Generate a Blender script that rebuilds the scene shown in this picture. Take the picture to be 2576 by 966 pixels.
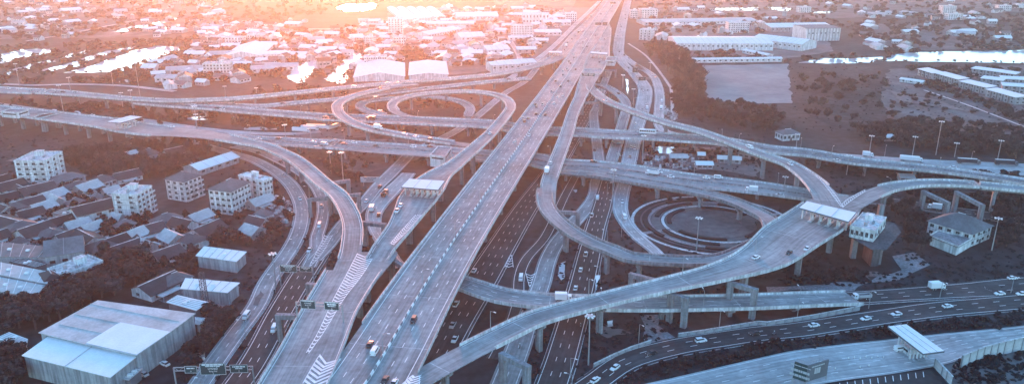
import bpy, math, random
import numpy as np
from mathutils import Vector, noise as mnoise
random.seed(7); RN = np.random.RandomState(5)
R = math.radians
S = bpy.context.scene
for o in list(bpy.data.objects): bpy.data.objects.remove(o)

# ---------------------------------------------------------------- camera, sky, sun, exposure
CH, TH = 150.0, R(18.9)
cd = bpy.data.cameras.new('camera'); cam = bpy.data.objects.new('camera', cd); S.collection.objects.link(cam)
cam.location = (0, 0, CH); cam.rotation_euler = (R(90)-TH, 0, 0)
cd.sensor_width = 36; cd.lens = 27.4; cd.clip_start = 1; cd.clip_end = 30000
S.camera = cam
SUN_EL, SUN_AZ = R(3), R(-10)
world = bpy.data.worlds.new('World'); S.world = world; world.use_nodes = True
wn = world.node_tree.nodes; wl = world.node_tree.links
sky = wn.new('ShaderNodeTexSky'); sky.sky_type = 'NISHITA'; sky.sun_disc = False
sky.sun_elevation = SUN_EL+R(4); sky.sun_rotation = SUN_AZ; sky.altitude = 0; sky.air_density = 1.0; sky.dust_density = 0.3; sky.ozone_density = 2.7
bg = wn['Background']; tn = wn.new('ShaderNodeVectorMath'); tn.operation = 'MULTIPLY'; tn.inputs[1].default_value = (.86, 1.0, 1.03); wl.new(sky.outputs[0], tn.inputs[0]); wl.new(tn.outputs[0], bg.inputs[0]); bg.inputs[1].default_value = 0.15
sd = bpy.data.lights.new('sun', 'SUN'); so = bpy.data.objects.new('sun', sd); S.collection.objects.link(so)
sd.energy = 2.1; sd.angle = R(12); sd.color = (1.0, 0.25, 0.10)
sdir = Vector((math.sin(SUN_AZ)*math.cos(SUN_EL), math.cos(SUN_AZ)*math.cos(SUN_EL), math.sin(SUN_EL)))
so.rotation_euler = sdir.to_track_quat('Z', 'Y').to_euler(); so.location = (0, 0, 400)
S.view_settings.view_transform = 'Standard'; S.view_settings.look = 'None'; S.view_settings.gamma = 1
S.view_settings.use_curve_mapping = False; S.view_settings.exposure = 2.4
HAZE_DENSITY, HAZE_G = 0.00010, 0.76
S.cycles.volume_bounces = 1; S.cycles.max_bounces = 6; S.cycles.use_denoising = True

# ---------------------------------------------------------------- survey: pixel of the photo -> place on a level surface
F = 1961.0
FR = {'D': (0, 0, 1), '1': (0, 0, .3351), '2': (629.4, 0, .3351), '3': (1258.8, 0, .3351), '4': (1928.6, 0, .3351),
      '5': (0, 305.7, .3351), '6': (629.4, 305.7, .3351), '7': (1258.8, 305.7, .3351), '8': (1928.6, 305.7, .3351),
      '9': (0, 611.4, .3668), 'a': (629.4, 611.4, .3668), 'b': (1258.8, 611.4, .3668), 'c': (1928.6, 611.4, .3668),
      'A': (809.2, 179.8, .2094), 'B': (1348.7, 161.8, .2094), 'C': (809.2, 341.7, .2094), 'E': (0, 179.8, .2094),
      'F': (449.6, 197.8, .2094), 'H': (2036.5, 341.7, .2094), 'I': (1258.8, 0, .2094)}
def px(s):
    """'Z: x,y x,y W: x,y' -> list of full-frame pixels"""
    out = []; fr = 'D'
    for tok in s.split():
        if tok.endswith(':'): fr = tok[:-1]; continue
        x, y = tok.split(',')[:2]; ox, oy, k = FR[fr]
        out.append((ox+float(x)*k, oy+float(y)*k))
    return out
def at(p, z=0.0):
    x = (p[0]-1288)/F; y = (p[1]-483)/F
    d = Vector((x, math.cos(TH)-y*math.sin(TH), -math.sin(TH)-y*math.cos(TH)))
    return Vector((0, 0, CH)) + d*((CH-z)/(-d.z))
def P(s, z=0.0): return [at(p, z) for p in px(s)]
def proj(v):
    r = Vector(v)-Vector((0, 0, CH)); dz = r.y*math.cos(TH)-r.z*math.sin(TH); up = r.y*math.sin(TH)+r.z*math.cos(TH)
    if dz < 1: return (-9999, -9999)
    return (1288+F*r.x/dz, 483-F*up/dz)

# ---------------------------------------------------------------- materials
MATS = {}
def mat(name, col, rough=.8, var=.0, scale=.3, bump=0, col2=None, metal=0, spec=.18, wave=None, objvar=0, fine=0):
    m = bpy.data.materials.new(name); m.use_nodes = True; nt = m.node_tree; N = nt.nodes; L = nt.links
    b = N['Principled BSDF']; b.inputs['Roughness'].default_value = rough; b.inputs['Metallic'].default_value = metal
    b.inputs['Specular IOR Level'].default_value = spec
    c1 = (*col, 1); src = None
    tc = N.new('ShaderNodeTexCoord')
    if var or col2:
        n = N.new('ShaderNodeTexNoise'); n.inputs['Scale'].default_value = scale; n.inputs['Detail'].default_value = 8; n.inputs['Roughness'].default_value = .65
        L.new(tc.outputs['Object'], n.inputs['Vector'])
        r = N.new('ShaderNodeValToRGB'); L.new(n.outputs[0], r.inputs[0])
        r.color_ramp.elements[0].position = .32; r.color_ramp.elements[1].position = .68
        lo = tuple(c*(1-var) for c in col) if col2 is None else col
        hi = tuple(min(1, c*(1+var)) for c in col) if col2 is None else col2
        r.color_ramp.elements[0].color = (*lo, 1); r.color_ramp.elements[1].color = (*hi, 1)
        src = r.outputs[0]
    if fine and src:
        n2 = N.new('ShaderNodeTexNoise'); n2.inputs['Scale'].default_value = scale*9; n2.inputs['Detail'].default_value = 6
        L.new(tc.outputs['Object'], n2.inputs['Vector'])
        mr = N.new('ShaderNodeMapRange'); mr.inputs[1].default_value = .3; mr.inputs[2].default_value = .7; mr.inputs[3].default_value = 1-fine; mr.inputs[4].default_value = 1+fine
        L.new(n2.outputs[0], mr.inputs[0])
        mx = N.new('ShaderNodeVectorMath'); mx.operation = 'SCALE'; L.new(src, mx.inputs[0]); L.new(mr.outputs[0], mx.inputs['Scale']); src = mx.outputs[0]
    if wave:
        w = N.new('ShaderNodeTexWave'); w.inputs['Scale'].default_value = wave[0]; w.bands_direction = wave[1]; w.inputs['Distortion'].default_value = .4
        L.new(tc.outputs['Object'], w.inputs['Vector'])
        mr = N.new('ShaderNodeMapRange'); mr.inputs[3].default_value = 1-wave[2]; mr.inputs[4].default_value = 1+wave[2]*.4; L.new(w.outputs[1], mr.inputs[0])
        mx = N.new('ShaderNodeVectorMath'); mx.operation = 'SCALE'; L.new(mr.outputs[0], mx.inputs['Scale'])
        if src: L.new(src, mx.inputs[0])
        else: mx.inputs[0].default_value = col
        src = mx.outputs[0]
    if objvar:
        oi = N.new('ShaderNodeObjectInfo'); mr = N.new('ShaderNodeMapRange'); mr.inputs[3].default_value = 1-objvar; mr.inputs[4].default_value = 1+objvar; L.new(oi.outputs['Random'], mr.inputs[0])
        mx = N.new('ShaderNodeVectorMath'); mx.operation = 'SCALE'; L.new(mr.outputs[0], mx.inputs['Scale'])
        if src: L.new(src, mx.inputs[0])
        else: mx.inputs[0].default_value = col
        src = mx.outputs[0]
    if src: L.new(src, b.inputs['Base Color'])
    else: b.inputs['Base Color'].default_value = c1
    if bump:
        n = N.new('ShaderNodeTexNoise'); n.inputs['Scale'].default_value = max(scale*6, .5); n.inputs['Detail'].default_value = 6; L.new(tc.outputs['Object'], n.inputs['Vector'])
        bp = N.new('ShaderNodeBump'); bp.inputs['Strength'].default_value = bump; bp.inputs['Distance'].default_value = .5
        L.new(n.outputs[0], bp.inputs['Height']); L.new(bp.outputs[0], b.inputs['Normal'])
    MATS[name] = m; return m
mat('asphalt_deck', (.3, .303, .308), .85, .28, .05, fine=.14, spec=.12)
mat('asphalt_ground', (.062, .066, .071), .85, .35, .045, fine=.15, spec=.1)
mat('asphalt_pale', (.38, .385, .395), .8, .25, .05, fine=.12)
def wear(m):
    nt = m.node_tree; N = nt.nodes; L = nt.links; b = N['Principled BSDF']; src = b.inputs['Base Color'].links[0].from_socket
    uv = N.new('ShaderNodeUVMap'); mp = N.new('ShaderNodeMapping'); mp.inputs['Scale'].default_value = (1.1, .035, 1); L.new(uv.outputs[0], mp.inputs[0])
    n = N.new('ShaderNodeTexNoise'); n.inputs['Scale'].default_value = 1.0; n.inputs['Detail'].default_value = 5; L.new(mp.outputs[0], n.inputs['Vector'])
    r = N.new('ShaderNodeMapRange'); r.inputs[1].default_value = .3; r.inputs[2].default_value = .7; r.inputs[3].default_value = .74; r.inputs[4].default_value = 1.2; L.new(n.outputs[0], r.inputs[0])
    mp2 = N.new('ShaderNodeMapping'); mp2.inputs['Scale'].default_value = (.28, .02, 1); L.new(uv.outputs[0], mp2.inputs[0])
    v = N.new('ShaderNodeTexVoronoi'); v.inputs['Scale'].default_value = 1.0; L.new(mp2.outputs[0], v.inputs['Vector'])
    r2 = N.new('ShaderNodeMapRange'); r2.inputs[3].default_value = .85; r2.inputs[4].default_value = 1.12; L.new(v.outputs['Color'], r2.inputs[0])
    k = N.new('ShaderNodeMath'); k.operation = 'MULTIPLY'; L.new(r.outputs[0], k.inputs[0]); L.new(r2.outputs[0], k.inputs[1])
    s = N.new('ShaderNodeVectorMath'); s.operation = 'SCALE'; L.new(src, s.inputs[0]); L.new(k.outputs[0], s.inputs['Scale']); L.new(s.outputs[0], b.inputs['Base Color'])
for k_ in ('asphalt_deck', 'asphalt_ground', 'asphalt_pale'): wear(MATS[k_])
mat('concrete', (.26, .27, .29), .85, .3, .12, fine=.15)
mat('concrete_light', (.6, .61, .63), .8, .25, .15, fine=.15)
mat('concrete_dark', (.10, .105, .12), .85, .35, .12, fine=.2)
mat('paint_white', (.8, .8, .8), .6, .15, .4)
mat('paint_black', (.04, .04, .045), .6)
mat('wall_white', (.7, .715, .73), .8, .2, .35, fine=.08)
mat('wall_grey', (.38, .39, .41), .8, .18, .2, fine=.08)
mat('wall_dark', (.15, .16, .18), .8, .2, .2)
mat('roof_white', (.8, .81, .815), .9, .05, .15, wave=(.9, 'X', .03), fine=.05)
mat('roof_grey', (.46, .47, .485), .6, .25, .1, wave=(.6, 'X', .12), fine=.12)
mat('roof_dark', (.045, .048, .056), .7, .35, .12, wave=(.9, 'Y', .22), objvar=.35, fine=.15)
mat('roof_mid', (.13, .137, .15), .7, .3, .12, wave=(.8, 'Y', .2), objvar=.3, fine=.15)
mat('glass_dark', (.02, .025, .03), .15, spec=.5)
mat('metal', (.35, .36, .38), .45, metal=.3)
mat('steel_dark', (.08, .085, .1), .5, metal=.3)
mat('sign_green', (.035, .07, .075), .5)
mat('sign_pale', (.45, .46, .48), .6)
mat('grass', (.008, .016, .021), .95, 0, .02, bump=.3, col2=(.04, .052, .062), fine=.5)
mat('grass_light', (.04, .05, .058), .95, 0, .03, col2=(.15, .165, .175), fine=.25)
mat('dirt', (.09, .093, .1), .95, 0, .03, col2=(.2, .205, .21), fine=.2)
mat('field_pale', (.17, .178, .19), .95, 0, .018, col2=(.3, .31, .32), fine=.08)
mat('leaf_a', (.009, .018, .025), .9, .4, .35, objvar=.35)
mat('leaf_b', (.019, .033, .042), .9, .4, .35, objvar=.3)
mat('leaf_c', (.036, .052, .06), .9, .4, .35, objvar=.3)
mat('bark', (.07, .065, .065), .9)
mat('rubber', (.02, .02, .02), .8)
mat('truck_dark', (.04, .045, .055), .6)
for n_, c_ in (('white', (.78, .78, .8)), ('silver', (.42, .43, .45)), ('black', (.02, .02, .024)), ('grey', (.13, .135, .15)), ('red', (.25, .05, .04)), ('blue', (.06, .09, .18))):
    mat('car_'+n_, c_, .3, spec=.6)
def streak(m):
    nt = m.node_tree; N = nt.nodes; L = nt.links; b = N['Principled BSDF']; src = b.inputs['Base Color'].links[0].from_socket
    tc = N.new('ShaderNodeTexCoord'); mp = N.new('ShaderNodeMapping'); mp.inputs['Scale'].default_value = (.9, .9, .07); L.new(tc.outputs['Object'], mp.inputs[0])
    n = N.new('ShaderNodeTexNoise'); n.inputs['Scale'].default_value = 1.0; n.inputs['Detail'].default_value = 6; L.new(mp.outputs[0], n.inputs['Vector'])
    r = N.new('ShaderNodeMapRange'); r.inputs[1].default_value = .35; r.inputs[2].default_value = .62; r.inputs[3].default_value = .6; r.inputs[4].default_value = 1.08; L.new(n.outputs[0], r.inputs[0])
    s = N.new('ShaderNodeVectorMath'); s.operation = 'SCALE'; L.new(src, s.inputs[0]); L.new(r.outputs[0], s.inputs['Scale']); L.new(s.outputs[0], b.inputs['Base Color'])
for k_ in ('concrete', 'concrete_light', 'concrete_dark', 'wall_white', 'wall_grey'): streak(MATS[k_])
m = mat('lamp_glass', (.8, .8, .8), .3)
# still water: glossy sheet; sky reflection also painted pale into its base colour
m = bpy.data.materials.new('water'); m.use_nodes = True; MATS['water'] = m
b = m.node_tree.nodes['Principled BSDF']; b.inputs['Base Color'].default_value = (.62, .66, .7, 1); b.inputs['Roughness'].default_value = .1; b.inputs['Metallic'].default_value = .0; b.inputs['Specular IOR Level'].default_value = 1.0; b.inputs['IOR'].default_value = 1.6
nz = m.node_tree.nodes.new('ShaderNodeTexNoise'); nz.inputs['Scale'].default_value = .25
bp = m.node_tree.nodes.new('ShaderNodeBump'); bp.inputs['Strength'].default_value = .04
m.node_tree.links.new(nz.outputs[0], bp.inputs['Height']); m.node_tree.links.new(bp.outputs[0], b.inputs['Normal'])

# ---------------------------------------------------------------- mesh helpers
COL = S.collection
class MB:
    def __init__(s): s.v = []; s.f = []; s.m = []; s.ms = []
    def mi(s, m):
        if m not in s.ms: s.ms.append(m)
        return s.ms.index(m)
    def face(s, pts, m):
        i = len(s.v); s.v += [tuple(p) for p in pts]; s.f.append(tuple(range(i, i+len(pts)))); s.m.append(s.mi(m))
    def prism(s, poly, z0, z1, m, mtop=None, bottom=True):
        """poly: xy points; z may be a number or a list"""
        n = len(poly); Z0 = z0 if isinstance(z0, (list, tuple)) else [z0]*n; Z1 = z1 if isinstance(z1, (list, tuple)) else [z1]*n
        area = sum(poly[i][0]*poly[(i+1) % n][1]-poly[(i+1) % n][0]*poly[i][1] for i in range(n))
        if area < 0: poly = poly[::-1]; Z0 = Z0[::-1]; Z1 = Z1[::-1]
        i = len(s.v)
        s.v += [(p[0], p[1], Z0[k]) for k, p in enumerate(poly)]+[(p[0], p[1], Z1[k]) for k, p in enumerate(poly)]
        s.f.append(tuple(range(i+n, i+2*n))); s.m.append(s.mi(mtop or m))
        if bottom: s.f.append(tuple(range(i+n-1, i-1, -1))); s.m.append(s.mi(m))
        for k in range(n):
            q = (k+1) % n; s.f.append((i+k, i+q, i+n+q, i+n+k)); s.m.append(s.mi(m))
    def box(s, c, sz, m, rz=0, mtop=None, taper=1):
        cx, cy, cz = c; hx, hy = sz[0]/2, sz[1]/2; co, si = math.cos(rz), math.sin(rz)
        i = len(s.v)
        for zz, t in ((cz-sz[2]/2, 1), (cz+sz[2]/2, taper)):
            for a, b_ in ((-1, -1), (1, -1), (1, 1), (-1, 1)):
                x, y = a*hx*t, b_*hy*t; s.v.append((cx+x*co-y*si, cy+x*si+y*co, zz))
        for f in ((3, 2, 1, 0), (4, 5, 6, 7), (0, 1, 5, 4), (1, 2, 6, 5), (2, 3, 7, 6), (3, 0, 4, 7)):
            s.f.append(tuple(i+k for k in f)); s.m.append(s.mi(mtop if (mtop and f == (4, 5, 6, 7)) else m))
    def bar(s, a, b_, w, h, m):
        a = Vector(a); b_ = Vector(b_); d = (b_-a)
        if d.length < 1e-6: return
        d.normalize(); u = d.cross(Vector((0, 0, 1)))
        if u.length < 1e-3: u = Vector((1, 0, 0))
        u.normalize(); v = u.cross(d); i = len(s.v)
        for p in (a, b_):
            for x, y in ((-1, -1), (1, -1), (1, 1), (-1, 1)): s.v.append(tuple(p+u*x*w/2+v*y*h/2))
        for f in ((0, 1, 2, 3), (7, 6, 5, 4), (0, 4, 5, 1), (1, 5, 6, 2), (2, 6, 7, 3), (3, 7, 4, 0)):
            s.f.append(tuple(i+k for k in f)); s.m.append(s.mi(m))
    def tube(s, a, b_, r0, r1, m, n=6):
        a = Vector(a); b_ = Vector(b_); d = (b_-a).normalized(); u = d.cross(Vector((0, 0, 1)))
        if u.length < 1e-3: u = Vector((1, 0, 0))
        u.normalize(); v = u.cross(d); i = len(s.v)
        for p, r in ((a, r0), (b_, r1)):
            for k in range(n): t = 2*math.pi*k/n; s.v.append(tuple(p+(u*math.cos(t)+v*math.sin(t))*r))
        for k in range(n):
            q = (k+1) % n; s.f.append((i+k, i+n+k, i+n+q, i+q)); s.m.append(s.mi(m))
        s.f.append(tuple(range(i, i+n))); s.m.append(s.mi(m)); s.f.append(tuple(range(i+2*n-1, i+n-1, -1))); s.m.append(s.mi(m))
    def mesh(s, name):
        me = bpy.data.meshes.new(name); me.from_pydata(s.v, [], s.f)
        for k in s.ms: me.materials.append(MATS[k])
        me.polygons.foreach_set('material_index', s.m); me.update(); return me
    def build(s, name, parent=None, stuff=False, label=None):
        if not s.v: return None
        return link(name, s.mesh(name), parent, stuff, label)
def link(name, me, parent=None, stuff=False, label=None):
    o = bpy.data.objects.new(name, me); COL.objects.link(o)
    if parent: o.parent = parent; 
    if stuff: o['kind'] = 'stuff'
    if label: o['label'] = label
    return o
def tag(o, label, cat, group=None, kind=None):
    o['label'] = label; o['category'] = cat
    if group: o['group'] = group
    if kind: o['kind'] = kind
    return o
def thing(name, label, cat, loc=(0, 0, 0), rz=0, group=None):
    o = bpy.data.objects.new(name, None); COL.objects.link(o); o.empty_display_size = .5
    o.location = loc; o.rotation_euler = (0, 0, rz); return tag(o, label, cat, group)
def struct(o): o['kind'] = 'structure'; return o
def copy_tree(o, parent=None):
    c = o.copy(); COL.objects.link(c); c.parent = parent
    for ch in list(KIDS.get(o.name, [])): copy_tree(ch, c)
    return c
KIDS = {}
def remember(root):
    """children of a prototype, so copying needs no scene search"""
    for o in bpy.data.objects:
        if o.parent: KIDS.setdefault(o.parent.name, [])
    KIDS[root.name] = [o for o in bpy.data.objects if o.parent == root]
    for c in KIDS[root.name]: KIDS[c.name] = [o for o in bpy.data.objects if o.parent == c]
ORD = ['first', 'second', 'third', 'fourth', 'fifth', 'sixth', 'seventh', 'eighth', 'ninth', 'tenth', 'eleventh', 'twelfth', 'thirteenth', 'fourteenth', 'fifteenth', 'sixteenth', 'seventeenth', 'eighteenth', 'nineteenth', 'twentieth']
def ordn(i):
    if i < 20: return ORD[i]
    t = ('twenty', 'thirty', 'forty', 'fifty', 'sixty', 'seventy')[i//10-2+0] if (i+1) % 10 else None
    n = i+1
    if n % 10 == 0: return {20: 'twentieth', 30: 'thirtieth', 40: 'fortieth', 50: 'fiftieth', 60: 'sixtieth'}[n]
    return {2: 'twenty', 3: 'thirty', 4: 'forty', 5: 'fifty', 6: 'sixty'}[n//10]+' '+ORD[n % 10-1]

# ---------------------------------------------------------------- ground, water, haze
g = MB(); n = 40; X0, X1, Y0, Y1 = -6000, 6000, -600, 11000
g.face([(X0, Y0, 0), (X1, Y0, 0), (X1, Y1, 0), (X0, Y1, 0)], 'grass')
struct(g.build('ground'))
h = MB(); h.box(((X0+X1)/2, (Y0+Y1)/2, (158-1)/2), (X1-X0+200, Y1-Y0+200, 159), 'grass')
hz = h.build('haze'); hz.data.materials.clear()
hm = bpy.data.materials.new('haze_air'); hm.use_nodes = True; hm.node_tree.nodes.clear()
ho = hm.node_tree.nodes.new('ShaderNodeOutputMaterial'); hv = hm.node_tree.nodes.new('ShaderNodeVolumePrincipled')
hv.inputs['Color'].default_value = (.93, .94, .97, 1); hv.inputs['Density'].default_value = HAZE_DENSITY; hv.inputs['Anisotropy'].default_value = HAZE_G
hm.node_tree.links.new(hv.outputs[0], ho.inputs['Volume']); hz.data.materials.append(hm); hz['kind'] = 'stuff'
hz.display_type = 'WIRE'

def ragged(pts, step=7, amp=2.2, seed=0):
    out = []; n = len(pts)
    for i in range(n):
        a, b_ = pts[i], pts[(i+1) % n]; L = (b_-a).length; k = max(1, int(L/step))
        nx = Vector((-(b_-a).y, (b_-a).x, 0)).normalized()
        for j in range(k):
            p = a.lerp(b_, j/k); d = mnoise.noise(Vector((p.x*.06+seed, p.y*.06, 0)))*amp*2.2+mnoise.noise(Vector((p.x*.2+seed, p.y*.2, 3)))*amp
            out.append(p+nx*d)
    return out
ZS = [0.02]
def patch(name, s, m, step=7, amp=2.0):
    ZS[0] += .005; z = ZS[0]; pts = ragged(P(s, 0), step, amp, len(ZS)+z*1000)
    g = MB(); g.face([(p.x, p.y, z) for p in pts], m); o = g.build(name); struct(o); return o
PATCH = []
for nm, s, m in (
    ('field', 'D: 2235,175 2576,165 2576,362 2420,352 2250,320 2215,250', 'grass_light'),
    ('field', '3: 1500,495 2160,480 2190,775 1620,780 1545,700', 'field_pale'),
    ('field', '3: 1290,400 1932,370 1932,470 1300,470', 'dirt'),
    ('field', 'D: 0,345 100,340 330,370 300,430 180,470 0,455', 'grass'),
    ('field', 'D: 2190,60 2500,62 2576,120 2230,130', 'grass_light'),
    ('field', 'D: 1620,0 2576,0 2576,30 2000,50 1640,30', 'grass_light'),
    ('field', 'D: 1240,0 1450,0 1420,60 1390,75 1250,25', 'grass_light'),
    ('field', 'D: 0,20 560,5 600,70 300,95 0,100', 'grass_light'),
    ('yard', 'F: 1350,660 1900,580 2150,600 2300,700 1800,740 1400,700', 'dirt'),
    ('yard', '7: 1080,200 1800,190 1932,300 1932,420 1500,350 1080,320', 'dirt'),
    ('yard', 'c: 0,340 560,325 900,255 1130,150 1020,60 860,90 940,190 500,285 0,300', 'concrete'),
    ('yard', 'b: 960,500 1080,490 1100,560 1230,670 1050,720 980,640', 'concrete'),
    ('yard', 'c: 1150,840 1765,700 1765,966 1250,966', 'dirt'),
    ('yard', '9: 930,300 1400,250 1650,300 1560,420 1420,520 1180,440', 'concrete'),
    ('yard', '6: 0,720 200,560 330,600 330,760 100,860 0,860', 'concrete_dark'),
    ('yard', '6: 850,140 1450,140 1250,290 840,400 600,300', 'grass_light'),
    ('yard', 'D: 980,20 1500,20 1450,100 1330,170 1130,190 1100,120 960,90', 'dirt'),
    ('yard', 'D: 540,80 900,70 900,180 700,190 560,170', 'dirt'),
    ('yard', 'D: 1640,60 2060,70 2100,130 1960,150 1700,140', 'dirt'),
    ('yard', '5: 0,480 600,450 900,600 1100,900 700,960 0,960', 'concrete_dark'),
    ): patch(nm, s, m)
for s in ('1: 0,410 150,375 380,370 395,390 200,430 60,465 0,480', '1: 60,560 70,530 250,480 400,450 410,465 250,510 150,540 75,568',
          '1: 450,450 480,425 600,390 680,375 690,385 560,425', '1: 280,550 300,530 500,480 650,430 800,385 1030,350 900,390 700,440 560,500 450,520 330,555',
          '1: 490,550 640,510 720,480 900,420 1010,380 1180,348 1360,355 1370,370 1250,410 1130,455 1000,500 940,535 800,545 650,550',
          '1: 830,245 930,215 1100,185 1200,165 1320,140 1320,150 1200,185 1050,210 960,240', '1: 1160,245 1170,225 1300,190 1350,190 1250,225',
          '1: 1400,180 1500,150 1500,165 1430,182', '2: 640,60 700,35 850,35 945,20 945,65 850,85 720,90',
          '2: 260,590 330,530 420,460 560,425 570,450 500,520 430,590 390,635 330,610', '2: 560,590 640,530 720,440 780,405 860,405 840,440 780,510 720,580 720,620 660,635',
          '4: 880,460 940,410 1100,395 1932,378 2100,374 2100,482 1500,470 1200,465', '4: 230,475 420,440 640,440 880,430 800,470 600,480',
          '4: 0,58 190,62 170,88 0,72', '4: 330,90 500,88 480,102 335,100', '3: 1560,65 1932,60 1932,82 1600,80', '7: 1150,185 1330,190 1260,250 1200,240',
          'F: 100,480 340,460 340,500 120,495', 'F: 780,600 1200,600 1180,622 800,615', 'E: 1420,125 1520,100 1540,135 1430,140',
          'A: 20,90 120,20 200,0 330,0 300,60 280,110 200,155 100,120'):
    o = patch('water', s, 'water', 5, 2.2); o.name = 'pond'
# ---------------------------------------------------------------- roads
def crom(pts, step=5.0):
    out = []; n = len(pts)
    for i in range(n-1):
        p0 = pts[i-1] if i else pts[0]*2-pts[1]; p1 = pts[i]; p2 = pts[i+1]; p3 = pts[i+2] if i+2 < n else pts[-1]*2-pts[-2]
        k = max(2, int((p2-p1).length/step))
        for j in range(k):
            t = j/k
            out.append(.5*((2*p1)+(p2-p0)*t+(2*p0-5*p1+4*p2-p3)*t*t+(3*p1-p0-3*p2+p3)*t**3))
    out.append(pts[-1].copy()); return out
ROADS = {}
class Road: pass
def plan(key, s, width, z, ext=(0, 0), **kw):
    """key, centre line in pixels, width in m (number or list), z (number or list)"""
    pp = px(s); n = len(pp)
    zz = z if isinstance(z, (list, tuple)) else [z, z]
    zi = [float(np.interp(i/(n-1), np.linspace(0, 1, len(zz)), zz)) for i in range(n)]
    ww = width if isinstance(width, (list, tuple)) else [width, width]
    w3 = [at(p, zi[i]) for i, p in enumerate(pp)]
    wi = [float(np.interp(i/(n-1), np.linspace(0, 1, len(ww)), ww)) for i in range(n)]
    if ext[0]: d = (w3[0]-w3[1]).normalized(); d.z = 0; w3.insert(0, w3[0]+d*ext[0]); wi.insert(0, wi[0])
    if ext[1]: d = (w3[-1]-w3[-2]).normalized(); d.z = 0; w3.append(w3[-1]+d*ext[1]); wi.append(wi[-1])
    cum = [0]
    for a, b_ in zip(w3, w3[1:]): cum.append(cum[-1]+(b_-a).length)
    r = Road(); r.key = key; r.c = crom(w3); 
    L = [0]
    for a, b_ in zip(r.c, r.c[1:]): L.append(L[-1]+(b_-a).length)
    r.L = L; r.w = [float(np.interp(l/L[-1]*cum[-1], cum, wi)) for l in L]
    N = len(r.c); r.t = []; r.n = []
    for i in range(N):
        t = (r.c[min(i+1, N-1)]-r.c[max(i-1, 0)]); t.z = 0; t.normalize(); r.t.append(t); r.n.append(Vector((t.y, -t.x, 0)))   # n points right of travel
    r.kw = kw; ROADS[key] = r; r.elev = max(zz) > 1.5; r.cars = []
    r.arr = np.array([(p.x, p.y, p.z) for p in r.c]); r.warr = np.array(r.w); return r
def pt(r, s, off, dz=0):
    """point at arc length s, offset off metres to the right"""
    s = min(max(s, 0), r.L[-1]); i = int(np.searchsorted(r.L, s)) or 1; a, b_ = r.L[i-1], r.L[i]; t = (s-a)/(b_-a+1e-9)
    p = r.c[i-1].lerp(r.c[i], t); n = r.n[i-1].lerp(r.n[i], t)
    return Vector((p.x+n.x*off, p.y+n.y*off, p.z+dz))
def wat(r, s): return float(np.interp(s, r.L, r.w))
def strip(g, r, s0, s1, o0, o1, dz, m, step=5, rel=False):
    k = max(1, int((s1-s0)/step)); base = len(g.v)
    for j in range(k+1):
        s = s0+(s1-s0)*j/k; a, b_ = (o0, o1)
        if rel: w = wat(r, s)/2; a, b_ = (math.copysign(1, o0)*w-o0+0 if False else (w*(1 if o0 > 0 else -1)-(o0 if o0 > 0 else o0)), 0)
        g.v.append(tuple(pt(r, s, o0, dz))); g.v.append(tuple(pt(r, s, o1, dz)))
    for j in range(k):
        i = base+2*j; g.f.append((i, i+1, i+3, i+2)); g.m.append(g.mi(m))
def estrip(g, r, s0, s1, side, din, wd, dz, m, step=5):
    """strip running at distance din inside the edge on one side"""
    k = max(1, int((s1-s0)/step)); base = len(g.v)
    for j in range(k+1):
        s = s0+(s1-s0)*j/k; w = wat(r, s)/2; a = side*(w-din); b_ = side*(w-din-wd)
        if side > 0: a, b_ = b_, a
        g.v.append(tuple(pt(r, s, a, dz))); g.v.append(tuple(pt(r, s, b_, dz)))
    for j in range(k):
        i = base+2*j; g.f.append((i, i+1, i+3, i+2)); g.m.append(g.mi(m))
def sweep(g, r, s0, s1, prof, m, mtop=None, side=None, step=5):
    """closed profile [(offset, dz)] swept along; side: offsets measured outwards from that edge"""
    k = max(1, int((s1-s0)/step)); n = len(prof); base = len(g.v)
    for j in range(k+1):
        s = s0+(s1-s0)*j/k; w = wat(r, s)/2
        for (o_, dz) in prof:
            off = side*(w+o_) if side else o_*w
            g.v.append(tuple(pt(r, s, off, dz)))
    for j in range(k):
        for q in range(n):
            a = base+j*n+q; b_ = base+j*n+(q+1) % n
            f = (a, b_, b_+n, a+n)
            if side == -1: f = f[::-1]
            g.f.append(f); g.m.append(g.mi(m))
    e0 = tuple(base+q for q in range(n)); e1 = tuple(base+k*n+n-1-q for q in range(n))
    if side != -1: e0, e1 = e0[::-1], e1[::-1]
    g.f.append(e0); g.m.append(g.mi(m)); g.f.append(e1); g.m.append(g.mi(m))
def clear_of_roads(x, y, ztop, me, margin=1.0):
    for k, r in ROADS.items():
        if k == me: continue
        d = np.hypot(r.arr[:, 0]-x, r.arr[:, 1]-y); i = int(d.argmin())
        if r.arr[i, 2] < ztop-2 and d[i] < r.warr[i]/2+margin: return False
    return True
def pier(g, x, y, rz, z, W, deep=1.5, m='concrete'):
    top = z-.55-deep; cw = min(W*.62, W-2)
    g.box((x, y, top/2-.6), (2.4 if W < 14 else 3.2, 1.7, top+.8-1.6+.0), m, rz)
    # hammerhead cap, tapering down to the column
    g.box((x, y, top-.4), (cw, 1.9, .8), m, rz)
    g.box((x, y, top-1.2), (cw*.72, 1.9, .8), m, rz)
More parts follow.
